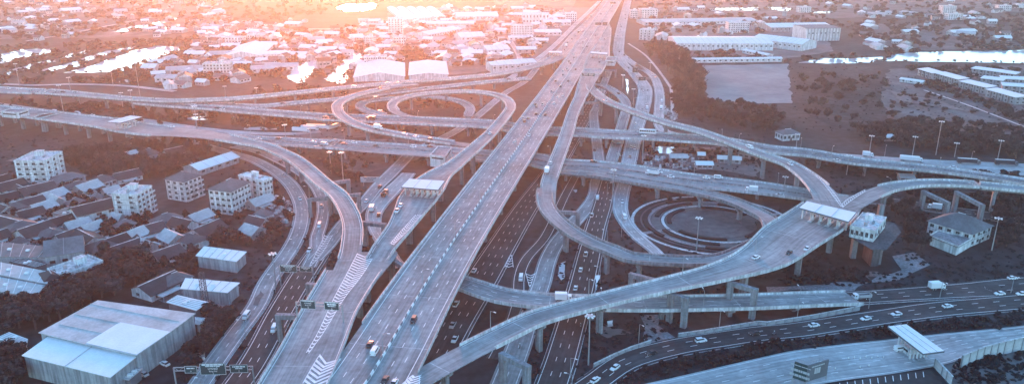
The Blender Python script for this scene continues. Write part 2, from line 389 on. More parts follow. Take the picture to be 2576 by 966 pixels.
def make_road(key, label, lanes=2, deckmat='asphalt_deck', par=True, L=((0, 1),), Rr=((0, 1),), edge=True, joints=True, pier_step=32, cat='flyover', deep=1.5, median=False, dash=True, name=None, poles=0, kerb=False, parm='concrete_light'):
    r = ROADS[key]; T = r.L[-1]
    if r.elev: root = thing(name or 'flyover', label, cat, r.c[0])
    else: root = None
    def bd(g, nm, stuff=False):
        o = g.build(nm, None, stuff)
        if o and root: o.parent = root; o.location = -root.location
        return o
    g = MB(); rs = 0
    ZS[0] += .005; lift = .004 if r.elev else ZS[0]
    if r.elev:
        sweep(g, r, 0, T, [(-1, 0), (1, 0), (1, -.35), (.62, -.55), (.5, -.55-deep), (-.5, -.55-deep), (-.62, -.55), (-1, -.35)], 'concrete')
        bd(g, 'deck')
        g = MB(); strip_w = MB(); k = max(1, int(T/5)); 
        for j in range(k+1):
            s = T*j/k; w = wat(r, s)/2-.05; strip_w.v.append(tuple(pt(r, s, -w, lift+.0))); strip_w.v.append(tuple(pt(r, s, w, lift)))
        for j in range(k): i = 2*j; strip_w.f.append((i, i+1, i+3, i+2)); strip_w.m.append(strip_w.mi(deckmat))
        add_uv(bd(strip_w, 'road_surface').data, r)
    else:
        k = max(1, int(T/5))
        for j in range(k+1):
            s = T*j/k; w = wat(r, s)/2; g.v.append(tuple(pt(r, s, -w, lift))); g.v.append(tuple(pt(r, s, w, lift)))
        for j in range(k): i = 2*j; g.f.append((i, i+1, i+3, i+2)); g.m.append(g.mi(deckmat))
        root = struct(g.build('road', None)); root['label'] = label; add_uv(root.data, r)
    if par and r.elev:
        for side, spans in ((-1, L), (1, Rr)):
            for a, b_ in spans:
                g = MB(); sweep(g, r, a*T, b_*T, [(-.32, 0), (.0, 0), (.06, -.5), (.1, -.5), (.1, .95), (-.18, .95)], parm, side=side)
                # low steel rail on top of the concrete
                sweep(g, r, a*T, b_*T, [(-.1, 1.12), (.02, 1.12), (.02, 1.22), (-.1, 1.22)], 'metal', side=side)
                bd(g, 'parapet')
    elif kerb:
        for side, spans in ((-1, L), (1, Rr)):
            for a, b_ in spans:
                g = MB(); sweep(g, r, a*T, b_*T, [(-.0, -.0), (.3, 0), (.3, .16), (0, .16)], 'concrete_light', side=side)
                o = g.build('kerb', root)
    # paint
    g = MB(); dz = lift+.004
    if edge and median != 2:
        for side, spans in ((-1, L), (1, Rr)):
            for a, b_ in spans: estrip(g, r, a*T, b_*T, side, .9, .24, dz, 'paint_white')
    if dash and lanes > 1:
        s = 4.0
        while s < T-4:
            w = wat(r, s); 
            for q in range(1, lanes):
                if median and q*2 == lanes: continue
                o_ = -w/2+1.1+(w-2.2)*q/lanes
                strip(g, r, s, min(s+3.0, T), o_-.12, o_+.12, dz, 'paint_white')
            s += 10.0
    if median == 2:
        for o_ in (-8.4, -4.8, 4.8, 8.4):
            s = 4.0 if abs(o_) < 6 else 7.0
            while s < T-4: strip(g, r, s, s+3.2, o_-.13, o_+.13, dz, 'paint_white'); s += 12
        for o_ in (-12, 12): strip(g, r, 0, T, o_-.14, o_+.14, dz, 'paint_white')
    if joints and r.elev:
        s = 12.0
        while s < T-3:
            w = wat(r, s)/2-.5; strip(g, r, s, s+.22, -w, w, dz+.003, 'concrete_light'); s += 38
    if g.v:
        o = g.build('lane_marking', None, True); o.parent = root
        if r.elev: o.location = -root.location
    if median:
        g = MB(); s = 0; q = 0
        while s < T-3:
            sweep(g, r, s, s+2.9, [(-.3/ (wat(r, s)/2), 0.0), (.3/(wat(r, s)/2), 0.0), (.12/(wat(r, s)/2), .85), (-.12/(wat(r, s)/2), .85)][::-1], 'paint_white' if (q % 2 and median == 2) else 'concrete', step=3); s += 3; q += 1
        bd(g, 'median_barrier')
        g = MB()
        for side in (-.55, .35): strip(g, r, 0, T, side-.1, side+.1, dz, 'paint_white')
        o = g.build('median_line', None, True); o.parent = root; o.location = -root.location if r.elev else (0, 0, 0)
    if r.elev and pier_step:
        s = pier_step*.4
        while s < T-6:
            for ds in (0, 5, -5, 9, -9):
                c = pt(r, s+ds, 0); z = c.z
                if z < 4 or proj(c)[1] > 1150: continue
                if c.y > 1700: continue
                if clear_of_roads(c.x, c.y, z, key, 1.4):
                    t = r.t[min(len(r.t)-1, int(np.searchsorted(r.L, s+ds)))]; W = wat(r, s)
                    rz = math.atan2(t.y, t.x)-math.pi/2
                    if W > 20:
                        for q in (-.27, .27):
                            g = MB(); cc = pt(r, s+ds, q*W); pier(g, cc.x, cc.y, rz, z, W*.42, deep); bd(g, 'pier')
                    else:
                        g = MB(); pier(g, c.x, c.y, rz, z, W, deep); bd(g, 'pier')
                    break
            s += pier_step
    r.root = root
    return root
def add_uv(me, r):
    n = len(me.vertices)//2; co = np.empty(len(me.vertices)*3); me.vertices.foreach_get('co', co); co = co.reshape(-1, 3); L_ = np.concatenate([[0], np.cumsum(np.linalg.norm(np.diff((co[0::2]+co[1::2])/2, axis=0), axis=1))]); w = np.linalg.norm(co[1::2]-co[0::2], axis=1)/2
    U = np.zeros((2*n, 2)); U[0::2, 0] = -w; U[1::2, 0] = w; U[0::2, 1] = L_; U[1::2, 1] = L_; U += hash(r.key) % 97 if False else len(r.c)
    idx = np.empty(len(me.loops), dtype=np.int32); me.loops.foreach_get('vertex_index', idx); uv = me.uv_layers.new(name='UVMap'); uv.data.foreach_set('uv', U[idx].ravel())
def bent(key, a, b_, z, beam=1.8):
    """straddle bent: beam from pixel a to pixel b with a column at each end; part of road key"""
    A_, B_ = at(px(a)[0], z), at(px(b_)[0], z); g = MB(); d = (B_-A_).normalized()
    g.bar(A_, B_, 2.0, beam, 'concrete'); rz = math.atan2(d.y, d.x); root = ROADS[key].root; L2 = [(g, 'bent_beam')]
    for e, sg in ((A_, 1), (B_, -1)):
        g2 = MB(); c = e+d*sg*1.2; g2.box((c.x, c.y, (z-beam/2)/2), (2.2, 2.0, z-beam/2-.005), 'concrete', rz); L2.append((g2, 'bent_column'))
    for gg, nm in L2:
        o = gg.build(nm); o.parent = root; o.location = -root.location

plan('main', 'D: 905,985 957,905 1137,611 1351,301 1441,167 1489,90 1541,10', [30, 29, 27, 26, 26, 26, 26], 13, ext=(60, 1500))
plan('B1', 'a: 300,960 a: 425,715 a: 535,480 a: 640,300 a: 710,190', [22, 21.5, 21, 22.5, 24], 12.99, ext=(40, 0))
plan('B1up', 'a: 640,200 a: 685,80 6: 765,900 6: 772,820 6: 757,730 6: 715,635 6: 650,545 6: 540,460 6: 435,365 6: 330,285 6: 205,225 6: 95,182 F: 560,715 F: 280,668', [9.5]*12+[14, 18], [13, 13, 13, 12.5, 12, 11.5, 11])
plan('B1left', 'F: 330,672 F: 0,640 E: 1900,715 E: 1600,680 E: 1300,625 E: 900,575 E: 500,525 E: 100,480', [19, 24, 26, 26, 24, 22, 22, 22], 11, ext=(0, 500))
plan('B2', 'a: 720,300 a: 880,100 6: 1005,950 6: 1130,790 6: 1200,680 6: 1255,590 6: 1320,500 6: 1420,400 D: 1150,410 D: 1222,348 A: 2070,700 A: 2190,560 A: 2265,450 A: 2262,390 A: 2200,325 A: 2050,272 A: 1800,243 A: 1500,250 A: 1200,275 A: 1000,315 A: 870,372 A: 845,430 A: 900,490 A: 1050,545 A: 1300,580', [9.5, 10, 10.5, 12.5, 16, 20, 21, 15, 10, 8.5]+[8]*15, [13, 13.01, 13.8, 14.8, 15.4, 15.7, 16, 16, 16, 16, 15.5, 15, 14.5, 14.2, 14, 13.5, 13, 12.5, 12, 11.5, 11, 10.5, 10, 9, 8.2])
plan('C', 'a: 1110,960 a: 1200,910 a: 1400,795 a: 1765,610 b: 300,500 b: 800,370 b: 1130,292 b: 1500,205 b: 1800,100 8: 200,850 8: 330,770 8: 450,680 8: 510,620', [9, 9.5, 10, 10, 10, 10, 11, 14, 22, 28, 29, 28, 26], [13, 13, 13.5, 14, 14.5, 15, 15, 15])
plan('R11', '8: 560,640 8: 640,620 8: 760,560 8: 900,505 8: 1080,472 8: 1300,463 8: 1600,478 8: 1932,510', [14, 12, 11, 10.5, 10, 10, 10, 10], 15.01, ext=(0, 250))
plan('R9', 'B: 655,190 B: 655,280 B: 730,360 B: 860,450 B: 1060,530 B: 1300,620 B: 1600,715 B: 2000,820 8: 0,262 8: 150,312 8: 290,400 8: 400,500 8: 470,600 8: 480,650', [9, 8.5, 8.5, 8.5, 8.5, 8.5, 8.5, 8.5, 9, 9.5, 11, 13, 15, 15], 15.02)
plan('R8', 'D: 1376,510 7: 370,440 7: 440,250 7: 500,90 B: 440,600 B: 530,400 B: 590,260 B: 645,150 B: 680,60 I: 1090,900 I: 1130,800 I: 1180,680 I: 1220,570 I: 1265,450 I: 1285,350 I: 1270,280', [9, 9, 9, 9, 9, 10, 14, 17, 17, 18, 22, 24, 18, 13, 11, 9], [13, 14, 15, 15, 15, 14, 13, 12.98])
plan('ring', '7: 440,372 7: 700,398 7: 1000,447 7: 1300,497 7: 1560,548 7: 1760,605 8: -90,672 8: 10,730 8: 42,800 8: 0,880 b: 1700,40 b: 1560,100 b: 1400,125 b: 1100,118 b: 880,98 7: 860,975 7: 720,925 7: 570,850 7: 440,755 7: 360,665 7: 330,585 7: 335,500', 9, [8, 8, 8.5, 9, 10, 11, 11.5, 12, 12.5, 13, 13])
plan('X1', 'F: 520,700 F: 900,740 F: 1400,770 F: 1900,800 C: 0,95 C: 700,150 C: 1300,190 D: 1200,392 D: 1330,400 7: 450,330 7: 700,345 7: 1000,378 7: 1400,440 7: 1932,500 8: 350,560 8: 620,600', [15, 17, 18, 19, 20, 22, 24, 24, 24, 25, 25, 24, 24, 22, 18, 16], [7.5, 7.5, 7.5, 7.5, 7.5, 7, 5, 3], ext=(40, 0))
plan('X2', 'E: 1650,375 E: 2150,415 E: 2560,440 F: 640,375 F: 1200,420 F: 1900,475 A: 0,552 A: 650,575 A: 1300,605 A: 2030,640 D: 1340,330 B: 420,815 B: 900,845 B: 1300,860 B: 1700,888 B: 2200,925 8: 0,210 8: 300,238 H: 500,300 H: 1000,355 H: 1500,405 H: 2000,470 H: 2576,555', [10, 12, 14, 16, 18, 22, 22, 22, 22, 20, 20, 18, 16, 14, 12, 12], 8.5, ext=(0, 200))
plan('X0', 'D: 0,227 D: 110,231 D: 200,238 D: 300,247 D: 400,253 D: 450,254 D: 584,249 D: 722,236 D: 893,218.5 D: 976,211 D: 1081,202 D: 1144,197.6 D: 1249,187 D: 1336,169 D: 1393,150 D: 1413,134 D: 1430,115 D: 1450,90 D: 1470,70 D: 1491,48 D: 1512,23 D: 1528,0', [20, 18, 13, 10, 9, 9, 9, 9, 9, 9, 9, 9, 10, 12, 16, 16, 16, 16, 15, 14, 14, 14], [9, 10, 11, 12, 12, 12, 12, 11, 9, 7, 5], ext=(400, 0))
plan('X0b', 'F: 370,305 F: 960,335 F: 1400,295 F: 1900,252 A: 500,298 A: 1000,237 A: 1500,183 A: 2000,128 A: 2500,85', 9, [7, 7, 7, 8, 8])
plan('Lp1', 'A: 1150,150 A: 900,180 A: 680,225 A: 450,280 A: 290,335 A: 195,400 A: 190,470 A: 245,545 A: 380,625 A: 600,695 A: 900,755 A: 1200,805 A: 1500,850 A: 1800,890', [8.5], [12, 12, 12.5, 12.5, 12.5, 12, 11.5, 10.5, 9, 8])
plan('Lp3', 'A: 980,560 A: 800,535 A: 620,500 A: 480,450 A: 470,400 A: 580,357 A: 850,327 A: 1150,312 A: 1450,322 A: 1680,370 A: 1785,450 A: 1755,540', 8, [8, 6, 4, 3.5, 3.5, 3.5, 3.5])
plan('R10', 'B: 560,232 B: 740,240 B: 860,285 B: 1000,372 B: 1072,460 B: 1080,560 B: 1040,700 B: 1000,850 B: 985,960 7: 880,150 7: 830,310', [8], [10, 9.5, 8, 7, 5, 3.5, 2.4, 2, 1.8, 1.7, 1.6])
plan('X4', 'a: 1330,240 a: 1480,285 b: 0,362 b: 300,400 b: 600,412 b: 1000,418 b: 1400,412 b: 1765,402 c: 300,387 c: 600,377', [11, 11, 12, 12, 12, 12, 12, 12, 12, 12], [7.5, 7.5, 7.5, 7, 6.5, 6, 4.5, 2])
# ground level
plan('X4r', 'c: 560,380 c: 600,377 c: 900,358 c: 1200,338 c: 1500,318 c: 1765,300', [12, 12, 12, 13, 15, 18], 0, ext=(0, 200))
plan('X1r', '8: 560,575 8: 740,590 8: 900,600 8: 1200,645 8: 1600,700 8: 1932,750', 14, 0, ext=(0, 250))
plan('X3', 'H: -400,170 H: 0,215 H: 600,268 H: 1300,335 H: 1900,375 H: 2576,410', [10, 12, 14, 22, 26, 28], 0, ext=(100, 250))
plan('LA', '9: 1380,960 9: 1475,820 9: 1620,620 9: 1765,425 a: 128,255 a: 285,25 6: 375,790 6: 388,650 6: 350,545 6: 290,460 6: 200,385 6: 90,320 6: 0,280 5: 1700,230', 8.5, 0, ext=(60, 60))
plan('LB', '9: 1636,966 a: -5,860 a: 90,700 a: 200,490 a: 350,240 a: 470,60', [11, 11, 11, 11.5, 12, 12], 0, ext=(60, 0))
plan('LB1', 'a: 400,170 a: 455,50 6: 500,870 6: 530,780 6: 550,660 6: 530,560 6: 465,460 6: 350,372 6: 200,292 6: 60,232 5: 1750,190', 7.5, 0)
plan('LB2', 'a: 440,120 6: 590,930 6: 650,840 6: 740,730 6: 850,620 6: 940,510 6: 1040,410 6: 1150,300 6: 1230,230 A: 1600,730 A: 1850,560 A: 2200,270 3: 200,600 3: 330,430', [8, 8, 9, 9, 9, 9, 10, 10, 10, 9, 8, 8, 8, 8], 0)
plan('LC', '6: 1190,390 6: 1130,455 6: 1040,545 6: 950,650 6: 925,730 6: 945,820 6: 1000,910 a: 980,120 a: 1030,170', [9, 10, 11, 10, 8, 7, 7, 7, 7], 0)
plan('G1', 'D: 1070,940 D: 1098,890 D: 1150,800 D: 1210,705 D: 1262,620 D: 1325,520 D: 1390,430 D: 1450,330 D: 1520,215', [16, 16, 16, 16, 15, 14, 13, 13, 12], 0, ext=(60, 0))
plan('Ga', '7: 560,420 7: 480,570 7: 420,700 7: 330,880 b: 180,110 b: 130,240 b: 122,400 b: 60,600 b: -40,800', 6.5, 0)
plan('Gb', 'b: 30,960 b: 130,700 b: 200,500 b: 275,300 b: 375,20 7: 690,600 7: 720,450 7: 740,300 B: 690,640 B: 730,520 B: 800,280 B: 870,90 I: 1270,850', [10, 10, 9, 9, 9, 9, 8, 8, 8, 8, 8, 8], 0, ext=(60, 0))
plan('Gc', 'b: 360,960 b: 412,810 b: 495,525 b: 550,330 b: 605,100 7: 715,800 7: 765,640 7: 815,440 7: 840,330', [12, 12, 12, 12, 12, 11, 11, 10, 8], 0, ext=(60, 0))
plan('Gd', 'I: 1535,0 I: 1490,180 I: 1445,380 I: 1425,520 I: 1420,640 I: 1470,760 I: 1600,880 B: 1180,120 B: 1275,230 B: 1310,310 B: 1300,430 B: 1260,600 B: 1210,750 7: 1000,140 7: 968,290 7: 940,430 7: 905,560 7: 903,680 7: 960,790 7: 1050,885 7: 1150,965 b: 1130,130', [14, 14, 14, 14, 13, 11, 11, 12, 13, 13, 13, 12, 11, 11, 10, 9, 9, 8, 7, 7, 6, 6], 0, ext=(600, 0))
plan('Ge', 'I: 1460,660 I: 1560,740 I: 1720,850 B: 1200,10 B: 1390,130 B: 1460,250 B: 1485,380 B: 1480,560 B: 1470,680 B: 1530,800 B: 1700,850', 8.5, 0)
plan('Rd1', 'b: 560,1020 b: 690,930 b: 830,830 b: 1000,765 b: 1250,705 b: 1500,665 b: 1765,625 c: 200,600 c: 500,555 c: 800,510 c: 1200,455 c: 1765,405', [11, 11, 11.5, 12, 12, 12, 12, 12, 12, 12, 13, 13], 0, ext=(40, 200))
plan('Rd2', 'b: 1300,1030 b: 1765,925 c: 300,848 c: 700,795 c: 1100,738 c: 1400,672 c: 1765,625', [20, 21, 22, 22, 20, 13, 11], 0, ext=(60, 200))
plan('Srv', 'E: 350,450 E: 900,525 E: 1400,575 E: 1750,595 F: 0,572 F: 640,645 F: 1300,672 F: 1700,640', 8, 0, ext=(200, 0))
plan('Srv2', 'E: -20,155 E: 400,172 E: 900,160 E: 1500,180 E: 2100,245', 7, 0, ext=(200, 0))
plan('S1', '1: 200,312 1: 600,240 1: 1200,120', 6, 0)
plan('S2', '2: 350,222 2: 1040,222', 7, 0)
plan('S3', '3: 60,290 3: 130,400 3: 150,470', 7, 0)
plan('S4', '4: 1180,680 4: 1500,790 4: 1932,955', 2.5, 0)
plan('S5', '3: 960,330 3: 1100,430 3: 1250,620 3: 1285,700 3: 1290,880', 3, 0)
plan('far_l', 'I: 100,960 I: 330,800 I: 640,560 I: 900,300 I: 1060,150 I: 1190,20', 8, 0)

make_road('main', 'wide six lane elevated highway running away from camera through the interchange', 1, L=((.036, 1),), Rr=((.026, 1),), median=2, pier_step=40, deep=1.8)
make_road('B1', 'elevated ramp deck with white chevron paint beside the wide highway, bottom left of centre', 2, L=((0, 1),), Rr=((.32, 1),), dash=False, joints=True)
make_road('B1up', 'narrow elevated ramp curving from the chevron deck to the upper left', 1, L=((.05, .93),), Rr=((.1, .93),))
make_road('B1left', 'elevated toll plaza road with canopy running to the left edge above the dark field', 5, L=((.05, 1),), Rr=((.05, 1),), pier_step=24, dash=False)
make_road('B2', 'elevated ramp through the pale toll canopy that ends in the upper oval loop', 2, L=((.05, .93),), Rr=((.05, .93),), dash=False)
make_road('C', 'long curved elevated ramp sweeping up from the highway to the right hand toll plaza', 2, L=((.1, .97),), Rr=((.13, .97),), dash=False, pier_step=36)
make_road('R11', 'elevated ramp leaving the toll plaza towards the right edge', 1, L=((.12, 1),), Rr=((.08, 1),))
make_road('R9', 'elevated ramp curving in from the far right to the toll plaza', 1, L=((.12, .9),), Rr=((.06, .93),), dash=False)
make_road('R8', 'straight narrow elevated ramp right of and parallel to the wide highway', 2, L=((.03, .93),), Rr=((.05, .36), (.5, .93)), dash=False)
make_road('ring', 'round elevated loop ramp encircling the concentric garden at the right', 1, L=((.08, .98),), Rr=((.05, .98),), pier_step=26, parm='concrete')
make_road('X1', 'broad cross highway bridge passing under the highway in the middle of the interchange', 5, L=((.03, 1),), Rr=((.05, .34), (.48, 1)), median=True, pier_step=30)
make_road('X2', 'straight upper cross viaduct with slim piers behind the broad cross bridge', 4, pier_step=28, median=True)
make_road('X0', 'far elevated road arching across the back from the left edge to the congested lanes', 2, pier_step=34, dash=False)
make_road('X0b', 'slim elevated road just in front of the far arching road', 1, pier_step=36)
make_road('Lp1', 'outer elevated loop ramp at the upper centre left', 1, L=((.12, .95),), Rr=((.05, .95),), pier_step=26)
make_road('Lp3', 'low inner loop ramp under the upper oval loop', 1, L=((.1, .97),), Rr=((.1, .97),), pier_step=30)
make_road('R10', 'small hooked ramp descending under the curved ramp right of the highway', 1, L=((.08, .97),), Rr=((.08, .97),), pier_step=24)
make_road('X4', 'low cross bridge with a white parapet passing under the long curved ramp', 3, pier_step=28, deep=1.2, dash=True)
GR = dict(cat='road')
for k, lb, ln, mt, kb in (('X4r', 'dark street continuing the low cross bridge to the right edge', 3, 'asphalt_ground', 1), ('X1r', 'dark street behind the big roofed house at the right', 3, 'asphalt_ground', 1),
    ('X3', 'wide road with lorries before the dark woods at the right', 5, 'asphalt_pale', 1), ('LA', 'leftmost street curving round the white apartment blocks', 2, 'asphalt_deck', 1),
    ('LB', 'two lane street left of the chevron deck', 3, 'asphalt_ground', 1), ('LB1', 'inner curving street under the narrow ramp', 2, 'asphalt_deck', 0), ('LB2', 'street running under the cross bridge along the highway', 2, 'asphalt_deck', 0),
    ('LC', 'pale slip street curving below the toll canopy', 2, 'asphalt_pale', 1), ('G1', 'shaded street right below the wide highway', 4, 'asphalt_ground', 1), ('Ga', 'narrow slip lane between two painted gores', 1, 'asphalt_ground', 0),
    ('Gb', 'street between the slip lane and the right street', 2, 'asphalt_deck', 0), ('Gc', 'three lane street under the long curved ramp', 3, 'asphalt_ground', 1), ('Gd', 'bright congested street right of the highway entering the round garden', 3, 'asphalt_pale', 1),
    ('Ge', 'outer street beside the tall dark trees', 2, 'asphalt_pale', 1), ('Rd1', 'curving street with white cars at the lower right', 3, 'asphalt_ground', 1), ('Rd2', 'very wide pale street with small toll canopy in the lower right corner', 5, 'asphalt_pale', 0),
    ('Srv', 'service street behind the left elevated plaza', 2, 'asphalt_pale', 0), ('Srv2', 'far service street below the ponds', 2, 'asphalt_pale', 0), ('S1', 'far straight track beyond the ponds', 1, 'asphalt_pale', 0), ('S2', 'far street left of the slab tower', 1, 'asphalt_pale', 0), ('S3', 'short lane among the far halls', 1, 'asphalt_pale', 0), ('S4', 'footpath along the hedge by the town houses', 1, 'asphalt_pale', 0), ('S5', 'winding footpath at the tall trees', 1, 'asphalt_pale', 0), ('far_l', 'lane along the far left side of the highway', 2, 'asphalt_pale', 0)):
    make_road(k, lb, ln, mt, kerb=bool(kb))

bent('B1', 'a: 385,285', 'a: 500,300', 10.6); bent('B1', 'a: 175,500', 'a: 390,505', 10.6); bent('B1up', '6: 425,590', '6: 610,575', 10); bent('B1up', '6: 590,465', '6: 750,445', 10)
bent('B1up', '6: 690,560', '6: 830,550', 10); bent('C', 'b: 885,215', 'b: 1060,260', 12.2); bent('C', 'b: 1150,350', 'b: 1290,390', 12.2); bent('C', 'b: 1560,270', 'b: 1765,330', 12.6)
bent('R11', '8: 1170,525', '8: 1370,620', 12.6); bent('R11', '8: 1420,530', '8: 1630,640', 12.6); bent('C', 'b: 0,760', 'b: 200,860', 11); bent('ring', '7: 430,680', '7: 600,690', 10); bent('B2', '6: 840,760', '6: 1020,780', 12)
bent('B2', 'a: 960,110', 'a: 1060,170', 11); bent('R8', 'B: 540,460', 'B: 800,465', 11); bent('R9', 'B: 800,75', 'B: 970,80', 7.6)

# painted chevrons
def chevrons(key, left, right, z, n, wd=.9, lean=3.2):
    a = crom(P(left, z), 2); b_ = crom(P(right, z), 2); g = MB()
    def s(pl, t):
        x = t*(len(pl)-1); i = min(int(x), len(pl)-2); return pl[i].lerp(pl[i+1], x-i)
    for k in range(n):
        t = (k+.5)/n; p = s(a, t); q = s(b_, t); m_ = (p+q)/2; d = (s(a, min(1, t+.02))-s(a, max(0, t-.02))).normalized(); wv = (q-p).length
        ap = m_-d*min(lean, wv*.5); u = d*wd
        dz = Vector((0, 0, .025))
        g.face([p+dz, ap+dz, ap+u+dz, p+u+dz], 'paint_white'); g.face([ap+dz, q+dz, q+u+dz, ap+u+dz], 'paint_white')
    for pl in (a, b_):
        for i in range(len(pl)-1):
            t = (pl[i+1]-pl[i]).normalized(); nn = Vector((t.y, -t.x, 0))*.14; dz = Vector((0, 0, .021)); g.face([pl[i]-nn+dz, pl[i]+nn+dz, pl[i+1]+nn+dz, pl[i+1]-nn+dz], 'paint_white')
    root = ROADS[key].root; o = g.build('chevron_marking', None, True); o.parent = root; o.location = -root.location if ROADS[key].elev else (0, 0, 0)
chevrons('B1', 'a: 385,750 a: 470,600 a: 570,385 a: 660,215 a: 735,70', 'a: 400,755 a: 510,600 a: 640,385 a: 770,215 a: 860,70', 13.0, 34)
chevrons('B1', 'a: 360,960 a: 440,820 a: 480,760', 'a: 520,960 a: 600,820 a: 620,800', 13.03, 7, 1.3, 4)
chevrons('B2', '6: 1050,915 6: 1160,790 6: 1305,630', '6: 1075,925 6: 1200,800 6: 1345,630', 15.3, 26, .8, 1.6)
chevrons('LB', 'a: 405,160 a: 445,80 6: 560,850', 'a: 412,160 a: 485,80 6: 620,850', .45, 13, .8, 2)
chevrons('Gb', 'b: 200,300 b: 185,245 b: 175,205', 'b: 205,300 b: 225,235 b: 240,205', .45, 5, .8, 2)
chevrons('G1', 'b: 30,165 b: 55,110 b: 70,80', 'b: 88,165 b: 82,110 b: 76,80', .45, 5, .8, 2)
chevrons('R9', '8: 350,390 8: 430,470 8: 500,560 8: 560,640', '8: 365,390 8: 450,470 8: 525,560 8: 575,645', 15.03, 22, .8, 1)
chevrons('R11', '8: 570,645 8: 640,590 8: 745,520', '8: 565,620 8: 620,575 8: 742,510', 15.03, 12, .8, 1)
chevrons('C', 'a: 1040,966 a: 1075,935 a: 1110,905', 'a: 1160,966 a: 1160,935 a: 1165,905', 13.03, 4, 1.2, 2.5)
# concrete deck filling the split behind the chevrons and the toll plaza fork
def slab(key, s, z, m='asphalt_deck', name='gore_deck'):
    pts = P(s, z); g = MB(); g.prism([(p.x, p.y) for p in pts], z-.5, z, 'concrete', m); root = ROADS[key].root; o = g.build(name); o.parent = root; o.location = -root.location
slab('B1', 'a: 560,380 a: 735,420 a: 840,285 a: 1000,95 a: 1010,60 a: 870,60 a: 745,60 a: 620,200', 12.975)
slab('C', '8: 350,690 8: 480,540 8: 560,560 8: 640,560 8: 640,690 8: 500,760', 14.99)
slab('R8', 'B: 560,330 B: 600,200 B: 700,200 B: 650,320 B: 615,310', 14.98)
# ---------------------------------------------------------------- buildings
FOOT = []          # footprints: centre x, y, radius
def shed(label, s, w, eave, ridge, roof='roof_white', wall='wall_white', name='warehouse', cat='warehouse', doors=2, z0=0, win=True, seams=True, group=None):
    a, b_ = P(s, z0)[:2]; d = (b_-a); Ln = d.length; rz = math.atan2(d.y, d.x); c = (a+b_)/2
    root = thing(name, label, cat, (c.x, c.y, z0), rz, group); hw = w/2; hl = Ln/2; FOOT.append((c.x, c.y, max(hl, hw)*1.0, rz, hl+3, hw+3))
    g = MB()
    sec = [(-hw, 0), (hw, 0), (hw, eave), (0, ridge), (-hw, eave)]; i = 0
    g.v = [(-hl, y, z) for y, z in sec]+[(hl, y, z) for y, z in sec]
    g.f = [(4, 3, 2, 1, 0), (5, 6, 7, 8, 9)]+[(k, (k+1) % 5, 5+(k+1) % 5, 5+k) for k in (1, 4)]; g.m = [g.mi(wall)]*4
    g.build('wall', root)
    for sg in (-1, 1):
        g = MB(); o = .7; e = eave-.25; 
        ps = [(-hl-o, sg*(hw+o), e+.1), (hl+o, sg*(hw+o), e+.1), (hl+o, 0, ridge+.14), (-hl-o, 0, ridge+.14)]
        q = [(x, y, z+.18) for x, y, z in ps]
        if sg > 0: ps, q = ps[::-1], q[::-1]
        g.face(q, roof); g.face(ps[::-1], roof)
        for k in range(4): j = (k+1) % 4; g.face([ps[k], ps[j], q[j], q[k]], roof)
        g.build('roof', root)
    if seams and proj(c)[1] > 60:
        n = max(2, int(Ln/7)); me = None
        for k in range(1, n):
            for sg in (-1, 1):
                if me is None:
                    g = MB(); g.bar((0, sg*0, 0), (0, 1, 0), .14, .1, 'roof_grey'); me = g.mesh('roof_rib')
                o = link('roof_rib', me, root); ll = math.hypot(hw+.6, ridge-eave); o.location = (-hl+Ln*k/n, 0, ridge+.36); o.rotation_euler = (math.atan2(-(ridge-eave), hw)*1, 0, 0 if sg > 0 else math.pi); o.scale = (1, ll, 1)
    if win:
        n = max(3, int(Ln/6))
        for sg in (-1, 1):
            g = MB()
            for k in range(n): g.box((-hl+Ln*(k+.5)/n, sg*(hw+.03), eave*.62), (2.2, .12, min(1.4, eave*.3)), 'glass_dark')
            g.build('window_row', root)
    for e in (-1, 1):
        for k in range(doors):
            g = MB(); y = (k+1)/(doors+1)*w-hw; g.box((e*(hl+.05), y, min(2, eave*.4)), (.14, min(4, w*.2), min(4, eave*.8)), 'roof_grey'); g.build('door', root)
    return root
WINME = {}
def window_mesh(w, h):
    k = (round(w, 1), round(h, 1))
    if k not in WINME:
        g = MB(); w, h = k; g.box((0, -.06, h/2+.05), (w+.2, .16, .1), 'wall_grey'); g.box((0, -.06, -h/2-.08), (w+.3, .3, .12), 'wall_grey')
        g.box((-w/2-.05, -.06, 0), (.1, .16, h), 'wall_grey'); g.box((w/2+.05, -.06, 0), (.1, .16, h), 'wall_grey'); g.box((0, -.02, 0), (w, .04, h), 'glass_dark'); g.box((0, -.09, 0), (.08, .06, h), 'wall_grey')
        WINME[k] = g.mesh('window')
    return WINME[k]
PANE = {}
def ac_mesh():
    if 'ac' not in WINME: g = MB(); g.box((0, 0, 0), (.9, .4, .65), 'wall_grey'); g.box((0, -.22, 0), (.5, .04, .5), 'steel_dark'); WINME['ac'] = g.mesh('air_conditioner')
    return WINME['ac']
def window(w, h, root, loc, a, pane=True):
    o = link('window', window_mesh(w, h), root); o.location = loc; o.rotation_euler = (0, 0, a)
    k = (round(w, 1), round(h, 1))
    if pane:
        if k not in PANE: g = MB(); g.box((-k[0]/4, -.07, 0), (k[0]/2-.08, .05, k[1]-.06), 'glass_dark'); g.box((k[0]/4, -.07, 0), (k[0]/2-.08, .05, k[1]-.06), 'glass_dark'); PANE[k] = g.mesh('pane')
        link('pane', PANE[k], o)
    return o
